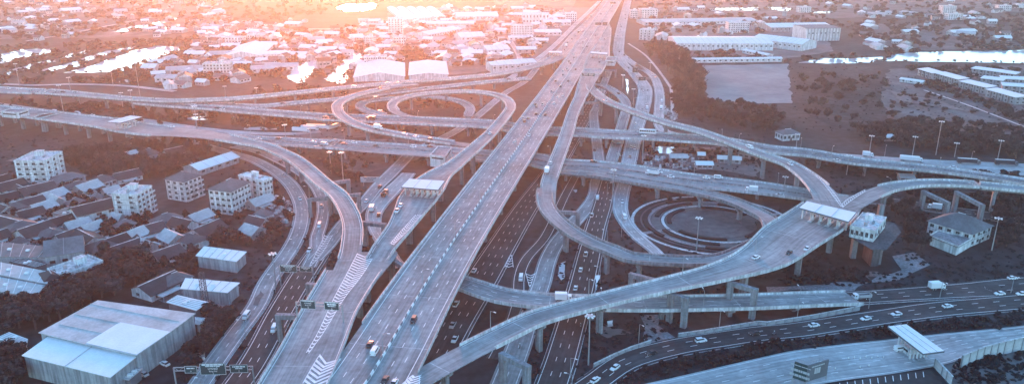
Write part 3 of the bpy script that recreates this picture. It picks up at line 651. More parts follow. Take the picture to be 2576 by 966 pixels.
def block(label, s, depth, h, floors, bays, wall='wall_white', roof='flat', name='apartment_block', cat='building', z0=0, corner=False, balcony=(), rows=False, roofm='concrete_light', bands=True, group=None, side=None):
    """s: front facade ground line, left and right pixel (or left, corner, right when corner)"""
    p = P(s, z0)
    if corner:
        L_, C_, R_ = p[:3]; u = (R_-C_); v = (L_-C_); vl = v.length
        d = Vector((-u.y, u.x, 0)).normalized(); 
        if d.dot(v) < 0: d = -d
        # frame: origin C, x along C->R, y along C->L side
        ox = C_; ux = u.normalized(); W = u.length; D_ = vl
    else:
        a, b_ = p[:2]; ox = a; ux = (b_-a).normalized(); W = (b_-a).length; d = Vector((-ux.y, ux.x, 0)); D_ = depth
    rz = math.atan2(ux.y, ux.x); c = ox+ux*W/2+Vector((-ux.y, ux.x, 0))*D_/2
    root = thing(name, label, cat, (c.x, c.y, z0), rz, group); FOOT.append((c.x, c.y, max(W, D_)/2, rz, W/2+2, D_/2+2))
    hw, hd = W/2, D_/2; fh = h/floors
    g = MB(); g.box((0, 0, h/2), (W, D_, h), wall); g.build('wall', root)
    if roof == 'slab':
        g = MB(); g.prism([(-hw-.8, -hd-.9), (hw+.8, -hd-.9), (hw+.8, hd+.6), (-hw-.8, hd+.6)], [h+.02, h+.02, h+1.0, h+1.0], [h+.3, h+.3, h+1.3, h+1.3], roofm); g.build('roof', root)
        for k in range(1, bays[0]): x = -hw+W*k/bays[0]; g = MB(); g.box((x, -hd-.5, h/2), (.25, 1.0, h-.02), 'wall_dark'); g.build('party_wall', root)
    elif roof == 'flat':
        g = MB(); g.box((0, 0, h+.06), (W-.5, D_-.5, .12), roofm)
        for (x, y, sx, sy) in ((0, -hd, W+.4, .3), (0, hd, W+.4, .3), (-hw, 0, .3, D_-.3), (hw, 0, .3, D_-.3)): g.box((x, y, h+.4), (sx, sy, .82), wall)
        g.build('roof', root)
        g = MB(); g.box((hw*.3, hd*.1, h+1.5), (min(4, W*.3), min(4, D_*.3), 2.8), wall); g.box((hw*.3, hd*.1, h+3), (min(4.6, W*.33), min(4.6, D_*.33), .25), roofm); g.build('stair_head', root)
        if proj(c)[1] > 150:
            g = MB(); g.tube((-hw*.5, 0, h+.1), (-hw*.5, 0, h+1.9), .8, .8, 'metal', 10); g.build('water_tank', root)
            g = MB(); g.box((-hw*.1, -hd*.4, h+.5), (1.2, .9, .9), 'wall_grey'); g.box((-hw*.1+2, -hd*.4, h+.5), (1.2, .9, .9), 'wall_grey'); g.build('air_conditioner', root)
    else:
        g = MB(); o = .9; rl = max(0, hw-hd*.9) if W > D_ else 0; rd = max(0, hd-hw*.9) if D_ > W else 0; rh = min(hw, hd)*.55
        e = [(-hw-o, -hd-o, h+.05), (hw+o, -hd-o, h+.05), (hw+o, hd+o, h+.05), (-hw-o, hd+o, h+.05)]; A_ = (-rl, -rd, h+rh); B_ = (rl, rd, h+rh)
        g.face(e[::-1], roofm)
        if W > D_: g.face([e[0], e[1], B_, A_], roofm); g.face([e[1], e[2], B_], roofm); g.face([e[2], e[3], A_, B_], roofm); g.face([e[3], e[0], A_], roofm)
        else: g.face([e[0], e[1], A_], roofm); g.face([e[1], e[2], B_, A_], roofm); g.face([e[2], e[3], B_], roofm); g.face([e[3], e[0], A_, B_], roofm)
        g.build('roof', root)
        g = MB(); g.bar(A_, (B_[0], B_[1]+.01, B_[2]), .4, .3, 'concrete_light'); g.build('ridge_cap', root)
    if bands:
        for k in range(1, floors):
            g = MB(); g.box((0, 0, k*fh), (W+.24, D_+.24, .22), wall if wall != 'wall_white' else 'wall_grey'); g.build('floor_band', root)
    faces = [('f', W, bays[0], (0, -hd, 0), 0), ('s', D_, bays[1], (-hw, 0, 0), -math.pi/2), ('r', D_, bays[1], (hw, 0, 0), math.pi/2), ('b', W, bays[0], (0, hd, 0), math.pi)]
    for nm, ln, nb, (x0, y0, _), a in faces:
        if nb < 1: continue
        ww = min(1.8, ln/nb*.5); wh = fh*.42; co, si = math.cos(a), math.sin(a)
        bal = nm in balcony
        for k in range(floors):
            zc = k*fh+fh*.55
            if rows or nm == 'b':
                g = MB()
                for q in range(nb):
                    t = (q+.5)/nb*ln-ln/2; g.box((x0+t*co, y0+t*si, zc), (ww if a in (0, math.pi) else .12, .12 if a in (0, math.pi) else ww, wh), 'glass_dark')
                g.build('window_row', root); continue
            if bal:
                g = MB(); out = Vector((si, -co, 0))*.8; g.box((x0+out.x, y0+out.y, k*fh+.35), (ln if a in (0, math.pi) else 1.5, 1.5 if a in (0, math.pi) else ln, .2), 'concrete_light')
                out = Vector((si, -co, 0))*1.5; g.box((x0+out.x, y0+out.y, k*fh+.85), (ln if a in (0, math.pi) else .12, .12 if a in (0, math.pi) else ln, .85), wall); g.build('balcony', root)
            for q in range(nb):
                t = (q+.5)/nb*ln-ln/2
                window(ww, wh, root, (x0+t*co, y0+t*si, zc), a, nm != 'b' and proj(c)[1] > 400)
                if proj(c)[1] > 250 and random.random() < .3 and nm != 'b': o = link('air_conditioner', ac_mesh(), root); e_ = t+ww*.5+.75; o.location = (x0+e_*co+si*.3, y0+e_*si-co*.3, zc-wh*.2); o.rotation_euler = (0, 0, a)
    g = MB(); g.box((0, -hd-.05, 1.15), (1.6, .14, 2.2), 'steel_dark'); g.build('door', root)
    return root
def polyhall(label, s, z, wall='wall_grey', roof='roof_white', name='warehouse', cat='warehouse', inset=.8, slope=0, hips=0):
    pts = P(s, z); c = sum(pts, Vector())/len(pts); c.z = 0; root = thing(name, label, cat, c)
    loc = [p-c for p in pts]; g = MB(); FOOT.append((c.x, c.y, max(l.xy.length for l in loc), 0, max(abs(l.x) for l in loc)*.9, max(abs(l.y) for l in loc)*.9))
    ins = [(p.x*(1-inset/max(3, p.xy.length)), p.y*(1-inset/max(3, p.xy.length))) for p in loc]
    g.prism(ins, 0, z-.3, wall); g.build('wall', root)
    g = MB(); g.prism([(p.x, p.y) for p in loc], z-.29, z, roof); o = g.build('roof', root)
    return root, loc, c

# --- near left buildings
block('five storey white block standing alone at the left by the dark field', '5: 238,458 5: 372,492 5: 503,415', 0, 16, 5, (3, 4), corner=True)
block('white five storey block with long balconies on its right side', '5: 918,712 5: 1052,742 5: 1168,668', 0, 14, 5, (4, 2), corner=True, balcony=('f',))
block('pale four storey block with grey hipped roof and open galleries', '5: 1280,575 5: 1400,605 5: 1528,552', 0, 12, 4, (4, 3), corner=True, balcony=('f',), roof='hip', roofm='roof_mid')
block('white four storey block with small square windows and grey hipped roof', '5: 1650,660 5: 1752,705 5: 1895,628', 0, 13.5, 4, (6, 4), corner=True, roof='hip', roofm='roof_mid')
block('pale four storey block nearest the curving street, flat canopy roof', '6: -85,575 6: 115,615 6: 182,590', 0, 13, 4, (3, 4), corner=True, wall='wall_white', roofm='roof_white')
block('white two storey modern house with wide dark windows above the big warehouse', '9: 450,335 9: 725,232', 12, 7.5, 2, (4, 2), name='office_building')
block('small white corner wing with a sloping dark roof beside the modern house', '9: 335,362 9: 440,335', 10, 7, 2, (2, 2), roof='hip', roofm='roof_dark', name='office_building')
shed('old factory with large dark openings behind the modern white house', '9: 340,150 9: 590,110', 20, 8, 12, roof='roof_mid', wall='wall_grey')
shed('long pale roofed shed leading down to the round white houses', '5: 1440,400 5: 1740,300', 14, 4, 6.5, roof='roof_white', wall='wall_grey')
# the big warehouse
r_, l_, c_ = polyhall('big white warehouse with wide flat metal roof at the lower left', '9: 262,612 9: 590,692 9: 935,768 9: 1170,606 9: 1340,480 9: 670,390', 9.6, 'wall_grey', 'roof_grey')
def on(root, c, s, z, m, name, th=.08, label=None):
    pts = [p-c for p in P(s, z)]; g = MB(); g.prism([(p.x, p.y) for p in pts], z, z+th, m); o = g.build(name, root)
    if label: o['label'] = label
on(r_, c_, '9: 590,684 9: 822,542 9: 1168,608 9: 937,764', 9.62, 'roof_white', 'roof_panel', .1, 'brighter newer roof panel')
for s in ('9: 510,485 9: 820,545', '9: 410,555 9: 700,615', '9: 620,415 9: 1230,535'):
    a, b_ = P(s, 9.7); g = MB(); g.bar(a-c_, b_-c_, .3, .2, 'roof_grey'); g.build('roof_seam', r_)
for k in range(14):
    t = (k+.5)/14; a = P('9: 1165,610', 9)[0].lerp(P('9: 937,770', 9)[0], t); g = MB(); n_ = Vector((.25, -.6, 0)); g.box((a.x-c_.x-.35, a.y-c_.y+.5, 4.4), (.3, .3, 8.8), 'concrete_dark', .6); g.build('column', r_)
r_, l_, c_ = polyhall('nearer bay of the white warehouse with a long sloping white roof', '9: 148,768 9: 755,918 9: 940,772 9: 325,640', 8.6, 'wall_grey', 'roof_white')
for k in range(9):
    t = (k+.5)/9; a = P('9: 160,775', 8)[0].lerp(P('9: 755,925', 8)[0], t); g = MB(); g.box((a.x-c_.x, a.y-c_.y+.25, 4), (.35, .35, 8), 'concrete_dark', .2); g.build('column', r_)
a, b_ = P('9: 445,842 9: 640,700', 8.7); g = MB(); g.bar(a-c_, b_-c_, .25, .15, 'roof_grey'); g.build('roof_seam', r_)
for lb, s, z, w, rf in (('long pale corrugated hall at the left edge, upper of two', '9: -60,118 9: 385,205 9: 322,278 9: -60,205', 7, 'wall_grey', 'roof_grey'),
    ('long pale corrugated hall at the left edge, lower of two', '9: -60,220 9: 310,288 9: 240,372 9: -60,320', 6.5, 'wall_grey', 'roof_grey'),
    ('small dark roofed hall between the pale corrugated halls and the old factory', '9: 60,130 9: 155,95 9: 325,142 9: 235,168', 6, 'wall_dark', 'roof_dark'),
    ('saw toothed grey hall at the left edge below the houses', '9: -60,-15 9: 400,30 9: 322,100 9: -60,90', 7, 'wall_grey', 'roof_mid'),
    ('little white roofed store left of the big warehouse', '9: -30,650 9: 62,608 9: 190,656 9: 182,712', 5, 'wall_grey', 'roof_white'),
    ('white flat roofed hall with dark border right behind the big warehouse', '9: 1140,402 9: 1215,355 9: 1430,402 9: 1345,460', 7, 'wall_dark', 'roof_white'),
    ('wide white roofed hall below the lattice mast', '9: 1270,238 9: 1645,270 9: 1560,338 9: 1235,310', 6, 'wall_grey', 'roof_white'),
    ('small white lean-to canopy beside the big warehouse', '9: 1335,503 9: 1428,514 9: 1372,556 9: 1338,552', 4, 'wall_grey', 'roof_white'),
    ('low pale awning at the near corner of the warehouse', '9: 840,930 9: 942,845 9: 977,856 9: 882,936', 4, 'wall_dark', 'roof_grey'),
    ('pale roofed hall above the lattice mast near the curving street', '9: 1400,20 9: 1692,58 9: 1622,125 9: 1340,85', 6, 'wall_grey', 'roof_white'),
    ('white framed flat house nearest the dark tree clump', '5: 380,690 5: 500,640 5: 625,660 5: 520,725', 5, 'wall_grey', 'roof_mid')):
    r_, l_, c_ = polyhall(lb, s, z, w, rf)
    n = 6
    for k in range(1, n):
        a = l_[0].lerp(l_[1], k/n); b_ = l_[3].lerp(l_[2], k/n); g = MB(); g.bar((a.x, a.y, z+.06), (b_.x, b_.y, z+.06), .22, .12, 'roof_grey' if rf != 'roof_grey' else 'roof_white'); g.build('roof_rib', r_)
    for k in (1, 2):
        q = (l_[0].lerp(l_[1], .3*k)).lerp(l_[3].lerp(l_[2], .3*k), .5); g = MB(); g.box((q.x, q.y, z+.35), (1.6, 1.2, .7), 'roof_white'); g.build('roof_vent', r_)
# --- right side
rt = block('large house with a big grey hipped roof at the right under the flyover', '8: 1225,835 8: 1520,945 8: 1672,880', 0, 7, 2, (4, 5), corner=True, roof='hip', roofm='roof_mid', name='house', cat='house')
r_, l_, c_ = polyhall('pale terrace deck with white railing before the large hipped house', '8: 1222,862 8: 1290,825 8: 1550,880 8: 1440,945', 4.5, 'wall_white', 'concrete', name='terrace', cat='terrace')
for k in range(4):
    a, b_ = l_[k], l_[(k+1) % 4]; g = MB(); g.bar((a.x, a.y, 5.4), (b_.x, b_.y, 5.4), .12, .12, 'wall_white'); g.bar((a.x, a.y, 4.9), (b_.x, b_.y, 4.9), .08, .5, 'wall_white'); g.build('railing', r_)
r_, l_, c_ = polyhall('dark concrete platform on columns beside the right toll plaza', '8: 600,845 8: 740,730 8: 960,760 8: 1010,830 8: 900,960 8: 790,960', 12, 'concrete_dark', 'concrete_dark', name='platform', cat='platform', inset=9)
for s in ('c: 600,20', 'c: 770,60', '8: 850,700'):
    p = at(px(s)[0], 6)-c_; g = MB(); g.box((p.x, p.y, 5.85), (2.4, 2.4, 11.7), 'concrete'); g.build('column', r_)
block('white toll office with a stained flat roof beside the right plaza', '8: 640,852 8: 800,905 8: 885,800', 0, 5, 1, (4, 5), corner=True, z0=12.02, name='office_building', roofm='wall_white', bands=False)
block('grey roofed bungalow behind the upper cross viaduct at the right', '8: 120,150 8: 245,140', 10, 5, 1, (4, 3), roof='hip', roofm='roof_mid', name='house', cat='house')
for lb, s, w, rf in (('low shed with a pale fence beside the muddy pool', '7: 1270,290 7: 1395,292', 9, 'roof_grey'), ('white roofed hut in the muddy yard', '7: 1467,345 7: 1585,347', 8, 'roof_white'),
    ('tiny square hut in the muddy yard', '7: 1482,275 7: 1530,277', 6, 'roof_white'), ('long low shed behind the flyover columns', '7: 1630,300 7: 1800,310', 8, 'roof_white'), ('narrow shed by the truck road', '7: 1800,262 7: 1925,285', 7, 'roof_grey'),
    ('small shed before the woods', '8: 860,140 8: 975,138', 8, 'roof_white'), ('hut under the small flyover fork', '8: 990,440 8: 1090,445', 8, 'roof_grey')):
    shed(lb, s, w, 3, 4.2, roof=rf, wall='wall_grey', name='shed', cat='shed', doors=1, seams=False)
# --- mid and far halls
for lb, s, w, e, rd, rf, wl in (
    ('huge white gabled hall between the ponds and the round ramps', '2: 970,612 2: 985,508', 51, 4.5, 9, 'roof_white', 'wall_white'),
    ('white hall right of the huge gabled hall', '2: 1340,600 2: 1335,500', 40, 5, 7, 'roof_white', 'wall_white'),
    ('long grey fronted hall under the striped roofs', '2: 1330,215 2: 1680,215', 30, 9, 11, 'roof_white', 'wall_grey'),
    ('broad white factory at the back left of the highway', '2: 1545,150 2: 1850,145', 50, 8, 12, 'roof_white', 'wall_white'),
    ('white factory with twin bright roof strips', '2: 1555,310 2: 1735,300', 30, 7, 11, 'roof_white', 'wall_white'),
    ('tilted white hall left of the twin strip factory', '2: 1290,290 2: 1520,245', 24, 6, 9, 'roof_white', 'wall_white'),
    ('white roofed workshop below the twin strip factory', '2: 1590,425 2: 1745,425', 26, 6, 8, 'roof_white', 'wall_grey'),
    ('white hall beside the workshop', '2: 1755,400 2: 1925,392', 30, 6, 9, 'roof_white', 'wall_white'),
    ('long white hall just above the arching road', '2: 1790,535 2: 2010,522', 22, 8, 10, 'roof_white', 'wall_white'),
    ('white two level hall left of the first pond', '2: 100,450 2: 300,445', 22, 8, 9, 'roof_white', 'wall_white'),
    ('grey hall below it at the line of ponds', '2: 10,545 2: 200,535', 20, 5, 7, 'roof_grey', 'wall_white'),
    ('tall gabled barn near the pale line of houses', '1: 1820,460 1: 1925,375', 42, 6, 11, 'roof_white', 'wall_white'),
    ('very long white warehouse at the upper right', '3: 1290,352 3: 1990,354', 66, 9, 12, 'roof_white', 'wall_white'),
    ('white gabled warehouse turned towards the camera at the upper right', '4: -60,332 4: 315,376', 40, 9, 13, 'roof_white', 'wall_white'),
    ('low grey shed row far right of the highway', '3: 1050,182 3: 1880,168', 46, 5, 7, 'roof_grey', 'wall_white'),
    ('wide low factory behind the ribbed box', '4: -20,228 4: 430,222', 50, 7, 10, 'roof_white', 'wall_grey'),
    ('thin white covered walk behind the pale sports ground', '3: 1340,472 3: 2100,462', 9, 4, 5, 'roof_white', 'wall_white'),
    ('second thin white covered walk behind the sports ground', '3: 1840,400 3: 2020,438', 10, 4, 5, 'roof_white', 'wall_white'),
    ('pale workshop beside the congested lanes', '3: 320,190 3: 520,188', 28, 6, 8, 'roof_white', 'wall_white'),
    ('second pale workshop beside the congested lanes', '3: 250,262 3: 440,258', 34, 5, 7, 'roof_white', 'wall_white'),
    ('low white hall with a dark base left of the highway', '3: 120,395 3: 262,393', 20, 5, 7, 'roof_white', 'wall_grey'),
    ('white hall below the left gantry road', '3: -20,510 3: 240,495', 26, 6, 8, 'roof_white', 'wall_white'),
    ('bright low hall beside the left toll roof', '3: 60,305 3: 240,303', 16, 5, 6, 'roof_white', 'wall_white'),
    ('pale shed left of the tiny huts row', '1: 1190,612 1: 1340,612', 16, 5, 7, 'roof_grey', 'wall_white'),
    ('pale shed among trees right of the longest pond', '1: 1085,528 1: 1185,528', 16, 4, 7, 'roof_white', 'wall_white'),
    ('white hall on the far left field', '1: 460,100 1: 600,90', 24, 5, 8, 'roof_white', 'wall_white')):
    shed(lb, s, w, e, rd, roof=rf, wall=wl, seams=(px(s)[0][1] > 60))
for i in range(5): shed('long striped roof of the far factory, %s from the left' % ORD[i], '2: %d,%d 2: %d,%d' % (1175+66*i, 175-6*i, 1055+74*i, 78), 13, 5, 7, seams=False, group='striped roofs of the far factory')
r_ = shed('tall ribbed white box building at the upper right', '4: 240,296 4: 488,292', 42, 17, 17.6, roof='roof_mid')
for k in range(11):
    g = MB(); hl = (P('4: 240,296 4: 488,292')[1]-P('4: 240,296 4: 488,292')[0]).length/2; g.box((-hl+2*hl*(k+.5)/11, -21.3, 8.4), (1.2, .8, 16.8), 'wall_grey'); g.build('wall_rib', r_)
for lb, s, dp, h, fl, b in (
    ('white four storey block with regular windows between ponds and orange haze', '1: 1530,575 1: 1730,572', 14, 12.5, 4, 8),
    ('long white three storey block at the upper left', '1: 1560,338 1: 1810,345', 14, 10, 3, 11),
    ('small pale block right of the long three storey block', '1: 1860,318 1: 1932,318', 12, 9, 3, 4),
    ('tall slab tower beneath the striped roofs', '2: 1040,264 2: 1150,262', 20, 22, 7, 5),
    ('six storey block with a dark central bay left of the highway', '3: 78,300 3: 240,300', 16, 19, 6, 8),
    ('four storey block right of the bright congested street', '3: 1040,302 3: 1130,308', 16, 14, 4, 3),
    ('long four storey block far right of the highway', '3: 1060,140 3: 1178,138', 22, 14, 4, 6),
    ('narrow four storey block far right of the highway', '3: 975,142 3: 1030,142', 16, 13, 4, 4),
    ('stepped five storey block behind the very long warehouse', '3: 1710,248 3: 1866,248', 20, 14, 5, 9),
    ('broad grey block far left of the highway', '3: 165,182 3: 365,182', 26, 15, 2, 8),
    ('four storey office far left of the highway', '3: 490,166 3: 572,166', 18, 13, 4, 5),
    ('six storey block far at the upper right', '4: 1320,112 4: 1416,112', 16, 14, 6, 6),
    ('low annex below the far six storey block', '4: 1360,152 4: 1470,152', 14, 9, 3, 6),
    ('white block far right at the top edge', '4: 1740,85 4: 1835,86', 16, 9, 3, 6),
    ('pale block on the far plain at the top right', '4: 250,98 4: 330,97', 16, 9, 3, 5),
    ('three storey annex above the huge gabled hall', '2: 858,505 2: 1026,502', 12, 11, 3, 10),
    ('small white block below the tall slab tower', '2: 855,345 2: 917,348', 12, 11, 4, 4),
    ('pale block right below the tall slab tower', '2: 1080,348 2: 1172,344', 12, 11, 3, 5),
    ('little white block by the first pond', '2: 225,368 2: 262,368', 10, 7, 2, 3)):
    block(lb, s, dp, h, fl, (b, 3), rows=px(s)[0][1] < 130, bands=px(s)[0][1] > 90)
tw = ['4: 1130,565 4: 1240,600', '4: 1255,598 4: 1430,648', '4: 1440,662 4: 1640,712', '4: 1640,725 4: 1860,788', '4: 1530,562 4: 1735,590', '4: 1740,592 4: 1855,608', '4: 1600,638 4: 1760,658', '4: 1760,642 4: 1990,655', '4: 1765,695 4: 2000,712']
nm = ['front row, uppermost', 'front row, second from the top', 'front row, third from the top', 'front row, lowest and nearest', 'back row below the river, left part', 'back row below the river, right part', 'middle row, left part', 'middle row, touching the frame edge', 'last row at the frame edge, lowest']
for s, l in zip(tw, nm):
    a, b_ = P(s); block('white roofed terrace of town houses, '+l, s, 11, 6.5, 2, (max(3, int((b_-a).length/6)), 2), wall='wall_grey', roof='slab', roofm='roof_white', name='row_house', cat='terrace house')
shed('low white open shed beside the town houses', '4: 1010,612 4: 1180,636', 8, 3, 3.8, name='shed', cat='shed', seams=False)

# --- houses: four kinds built once, then copied
def house_proto(kind):
    root = thing('house', 'x', 'house'); W, D_, H = 12, 9, 3.4 if kind != 2 else 6.2; hw, hd = W/2, D_/2; rm = ['roof_dark', 'roof_mid', 'roof_dark', 'roof_grey'][kind]; rh = 2.6
    g = MB()
    if kind in (1,):
        g.box((0, 0, H/2), (W, D_, H), 'wall_white')
    else:
        g.v = [(-hw, -hd, 0), (-hw, hd, 0), (-hw, hd, H), (-hw, 0, H+rh), (-hw, -hd, H), (hw, -hd, 0), (hw, hd, 0), (hw, hd, H), (hw, 0, H+rh), (hw, -hd, H)]
        g.f = [(0, 4, 3, 2, 1), (5, 6, 7, 8, 9), (0, 5, 9, 4), (1, 2, 7, 6)]; g.m = [g.mi('wall_white' if kind != 3 else 'wall_grey')]*4
    g.build('wall', root)
    o = .8; dz = o*rh/hd
    if kind == 1:
        g = MB(); e = [(-hw-o, -hd-o, H-.1), (hw+o, -hd-o, H-.1), (hw+o, hd+o, H-.1), (-hw-o, hd+o, H-.1)]; A_, B_ = (-hw+hd, 0, H+rh), (hw-hd, 0, H+rh)
        g.face([e[0], e[1], B_, A_], rm); g.face([e[1], e[2], B_], rm); g.face([e[2], e[3], A_, B_], rm); g.face([e[3], e[0], A_], rm); g.face(e[::-1], rm); g.build('roof', root)
    else:
        for sg in (-1, 1):
            g = MB(); a = [(-hw-o, sg*(hd+o), H-dz+.05), (hw+o, sg*(hd+o), H-dz+.05), (hw+o, 0, H+rh+.05), (-hw-o, 0, H+rh+.05)]; b_ = [(x, y, z+.16) for x, y, z in a]
            if sg > 0: a, b_ = a[::-1], b_[::-1]
            g.face(b_, rm); g.face(a[::-1], rm)
            for k in range(4): j = (k+1) % 4; g.face([a[k], a[j], b_[j], b_[k]], rm)
            g.build('roof', root)
    g = MB(); g.bar((-hw+(hd if kind == 1 else -o), 0, H+rh+.2), (hw-(hd if kind == 1 else -o), 0, H+rh+.2), .35, .2, 'concrete_light'); g.build('ridge_cap', root)
    for k in range(3):
        for sg, a in ((-1, 0), (1, math.pi)):
            for fl in range(1 if kind != 2 else 2):
                w = link('window', window_mesh(1.5, 1.2), root); w.location = ((k-1)*3.8, sg*hd, 1.7+fl*2.9); w.rotation_euler = (0, 0, a)
    for sg, a in ((-1, -math.pi/2), (1, math.pi/2)):
        w = link('window', window_mesh(1.3, 1.2), root); w.location = (sg*hw, 1.6, 1.7); w.rotation_euler = (0, 0, a)
    g = MB(); g.box((1.9, -hd-.04, 1.05), (1, .1, 2.1), 'steel_dark'); g.build('door', root)
    if kind in (0, 3):
        g = MB(); g.box((-1, -hd-1.6, 2.4), (W*.6, 3.2, .14), 'roof_grey'); g.build('porch_roof', root)
        for x in (-4.2, 2.2): g = MB(); g.box((x, -hd-3, 1.15), (.16, .16, 2.3), 'wall_grey'); g.build('porch_post', root)
    return root
HP = [house_proto(k) for k in range(4)]
for r_ in HP: remember(r_)
def inpoly_(p, poly):
    c = False; j = len(poly)-1
    for i in range(len(poly)):
        if (poly[i].y > p[1]) != (poly[j].y > p[1]) and p[0] < (poly[j].x-poly[i].x)*(p[1]-poly[i].y)/(poly[j].y-poly[i].y)+poly[i].x: c = not c
        j = i
    return c
hd_ = P('5: 150,600 5: 370,540'); HRZ = math.atan2((hd_[1]-hd_[0]).y, (hd_[1]-hd_[0]).x)
HS = '5: 60,530,0,1.5 5: 175,560,0,1.1 5: 285,555,0,1.4 5: 395,595,3,1.2 5: 490,465,1,1.5 5: 590,525,1,1.2 5: 765,480,1,1.2 5: 665,540,3,1.0 5: 955,440,0,1.3 5: 210,660,0,1.2 5: 330,685,3,1.0 5: 235,730,0,1.1 5: 40,615,0,1.0 5: 425,640,3,.8 5: 720,740,2,1.5 5: 860,640,0,1.0 5: 50,800,0,1.6 5: 160,840,1,1.2 5: 270,870,0,1.3 5: 400,885,1,1.1 5: 540,900,0,1.1 5: 660,930,0,1.2 5: 590,820,3,.9 5: 480,790,0,.9 5: 700,850,3,.8 5: 880,950,0,1.2 5: 1030,900,3,.8 5: 1130,270,1,1.0 5: 980,290,3,.8 5: 1310,270,0,.9 5: 840,560,3,.7 5: 20,700,0,1.1 5: 120,690,1,.8 9: 700,70,1,1.1 9: 870,80,0,1.2 9: 1000,55,3,.9 9: 1090,330,0,1.3 9: 1210,300,1,.9 9: 900,140,3,.8 6: 80,640,3,1.0 6: 60,800,0,1.0 6: 20,860,3,.9 6: 110,740,1,.7 5: 1130,860,0,1.1 5: 1250,780,1,1.0 5: 1380,820,0,1.0 5: 1500,760,3,1.0 5: 1560,860,0,1.2 5: 1300,920,3,1.0 5: 1450,930,1,1.1 9: 1150,120,0,1.1'
hl = []
for j, tok in enumerate(HS.split()):
    if tok.endswith(':'): fr = tok[:-1]; continue
    x, y, k, sc = tok.split(','); ox, oy, kk = FR[fr]; hl.append((ox+float(x)*kk, oy+float(y)*kk, int(k), float(sc)))
rr_ = random.Random(11); tr_ = 0
vp = P('5: 0,480 5: 600,450 5: 900,560 5: 1180,760 5: 1560,900 5: 1500,960 5: 0,960')
while len(hl) < 92 and tr_ < 4000:
    tr_ += 1; q_ = (rr_.uniform(0, 520), rr_.uniform(455, 628)); w_ = at(q_)
    if not inpoly_((w_.x, w_.y), vp) or any((at(h_[:2])-w_).length < 6.5*(h_[3]+.6)+2 for h_ in hl) or any(abs(w_.x-f_[0]) < f_[4]+4 and abs(w_.y-f_[1]) < f_[5]+4 for f_ in FOOT): continue
    hl.append((q_[0], q_[1], rr_.choice((0, 1, 3, 3)), rr_.uniform(.45, .8)))
hn = ['dark gabled house', 'grey hipped house', 'two storey dark gabled house', 'pale roofed house']
used = [0]*4; cnt = {}
for k in range(4):
    L_ = sorted([h for h in hl if h[2] == k]); 
    for i, (x, y, kk, sc) in enumerate(L_):
        o = HP[k] if i == 0 else copy_tree(HP[k]); p = at((x, y), 0); o.location = p; rot = HRZ+random.uniform(-.16, .16)+(math.pi/2 if random.random() < .25 else 0); o.rotation_euler = (0, 0, rot)
        o.scale = (sc*random.uniform(.9, 1.15), sc*random.uniform(.9, 1.1), random.uniform(.95, 1.15)); FOOT.append((p.x, p.y, 7*sc, rot, 6.5*sc+.5, 5*sc+.5))
        tag(o, hn[k]+' in the left village, %s such from the left' % ordn(i) if len(L_) > 1 else 'long two storey dark gabled house with pale windows amid the left houses', 'house', 'houses of the left village')

# --- small far houses: one mesh each, scattered through the far quarters
def far_mesh(i):
    g = MB(); W = [10, 14, 9, 18][i]; D_ = [8, 9, 8, 10][i]; H = [3.4, 3.6, 6.5, 4][i]; rh = 2.4; hw, hd = W/2, D_/2; rm = ['roof_mid', 'roof_white', 'roof_dark', 'roof_grey'][i]
    g.box((0, 0, H/2), (W, D_, H), ['wall_white', 'wall_grey', 'wall_grey', 'wall_white'][i])
    for sg in (-1, 1):
        f = [(-hw-.5, sg*(hd+.6), H-.2), (hw+.5, sg*(hd+.6), H-.2), (hw+.5, 0, H+rh), (-hw-.5, 0, H+rh)]; g.face(f if sg < 0 else f[::-1], rm)
    for sg in (-1, 1): f = [(sg*hw, -hd, H), (sg*hw, hd, H), (sg*hw, 0, H+rh-.2)]; g.face(f if sg > 0 else f[::-1], 'wall_white')
    for x in range(3): g.box(((x-1)*W*.28, -hd-.02, H*.55), (1.6, .1, 1.2), 'glass_dark')
    return g.mesh('house')
FM = [far_mesh(i) for i in range(4)]
def inpoly(p, poly):
    c = False; j = len(poly)-1
    for i in range(len(poly)):
        if (poly[i].y > p[1]) != (poly[j].y > p[1]) and p[0] < (poly[j].x-poly[i].x)*(p[1]-poly[i].y)/(poly[j].y-poly[i].y)+poly[i].x: c = not c
        j = i
    return c
POND = []
for o in bpy.data.objects:
    if o.name.split('.')[0] == 'pond': POND.append([v.co.copy() for v in o.data.vertices])
def in_foot(x, y, m=0):
    for (fx, fy, r, rz, hx, hy) in FOOT:
        dx, dy = x-fx, y-fy
        if abs(dx) > 140 or abs(dy) > 140: continue
        u = dx*math.cos(rz)+dy*math.sin(rz); v = -dx*math.sin(rz)+dy*math.cos(rz)
        if abs(u) < hx+m and abs(v) < hy+m: return True
    return False
RS = np.concatenate([np.column_stack([r.arr, r.warr]) for r in ROADS.values()])
def free(x, y, m=2, h=8, pond=True):
    d = np.hypot(RS[:, 0]-x, RS[:, 1]-y); bad = (d < RS[:, 3]/2+m) & (RS[:, 2] < h+1.5)
    if bad.any() or in_foot(x, y, m*.5): return False
    if pond and any(inpoly((x, y), q) or (y > 380 and any(inpoly((x+dx, y+h*y/150*f), q) for f in (.25, .5, .8, 1.1, 1.45) for dx in (-3, 3))) for q in POND): return False
    return True
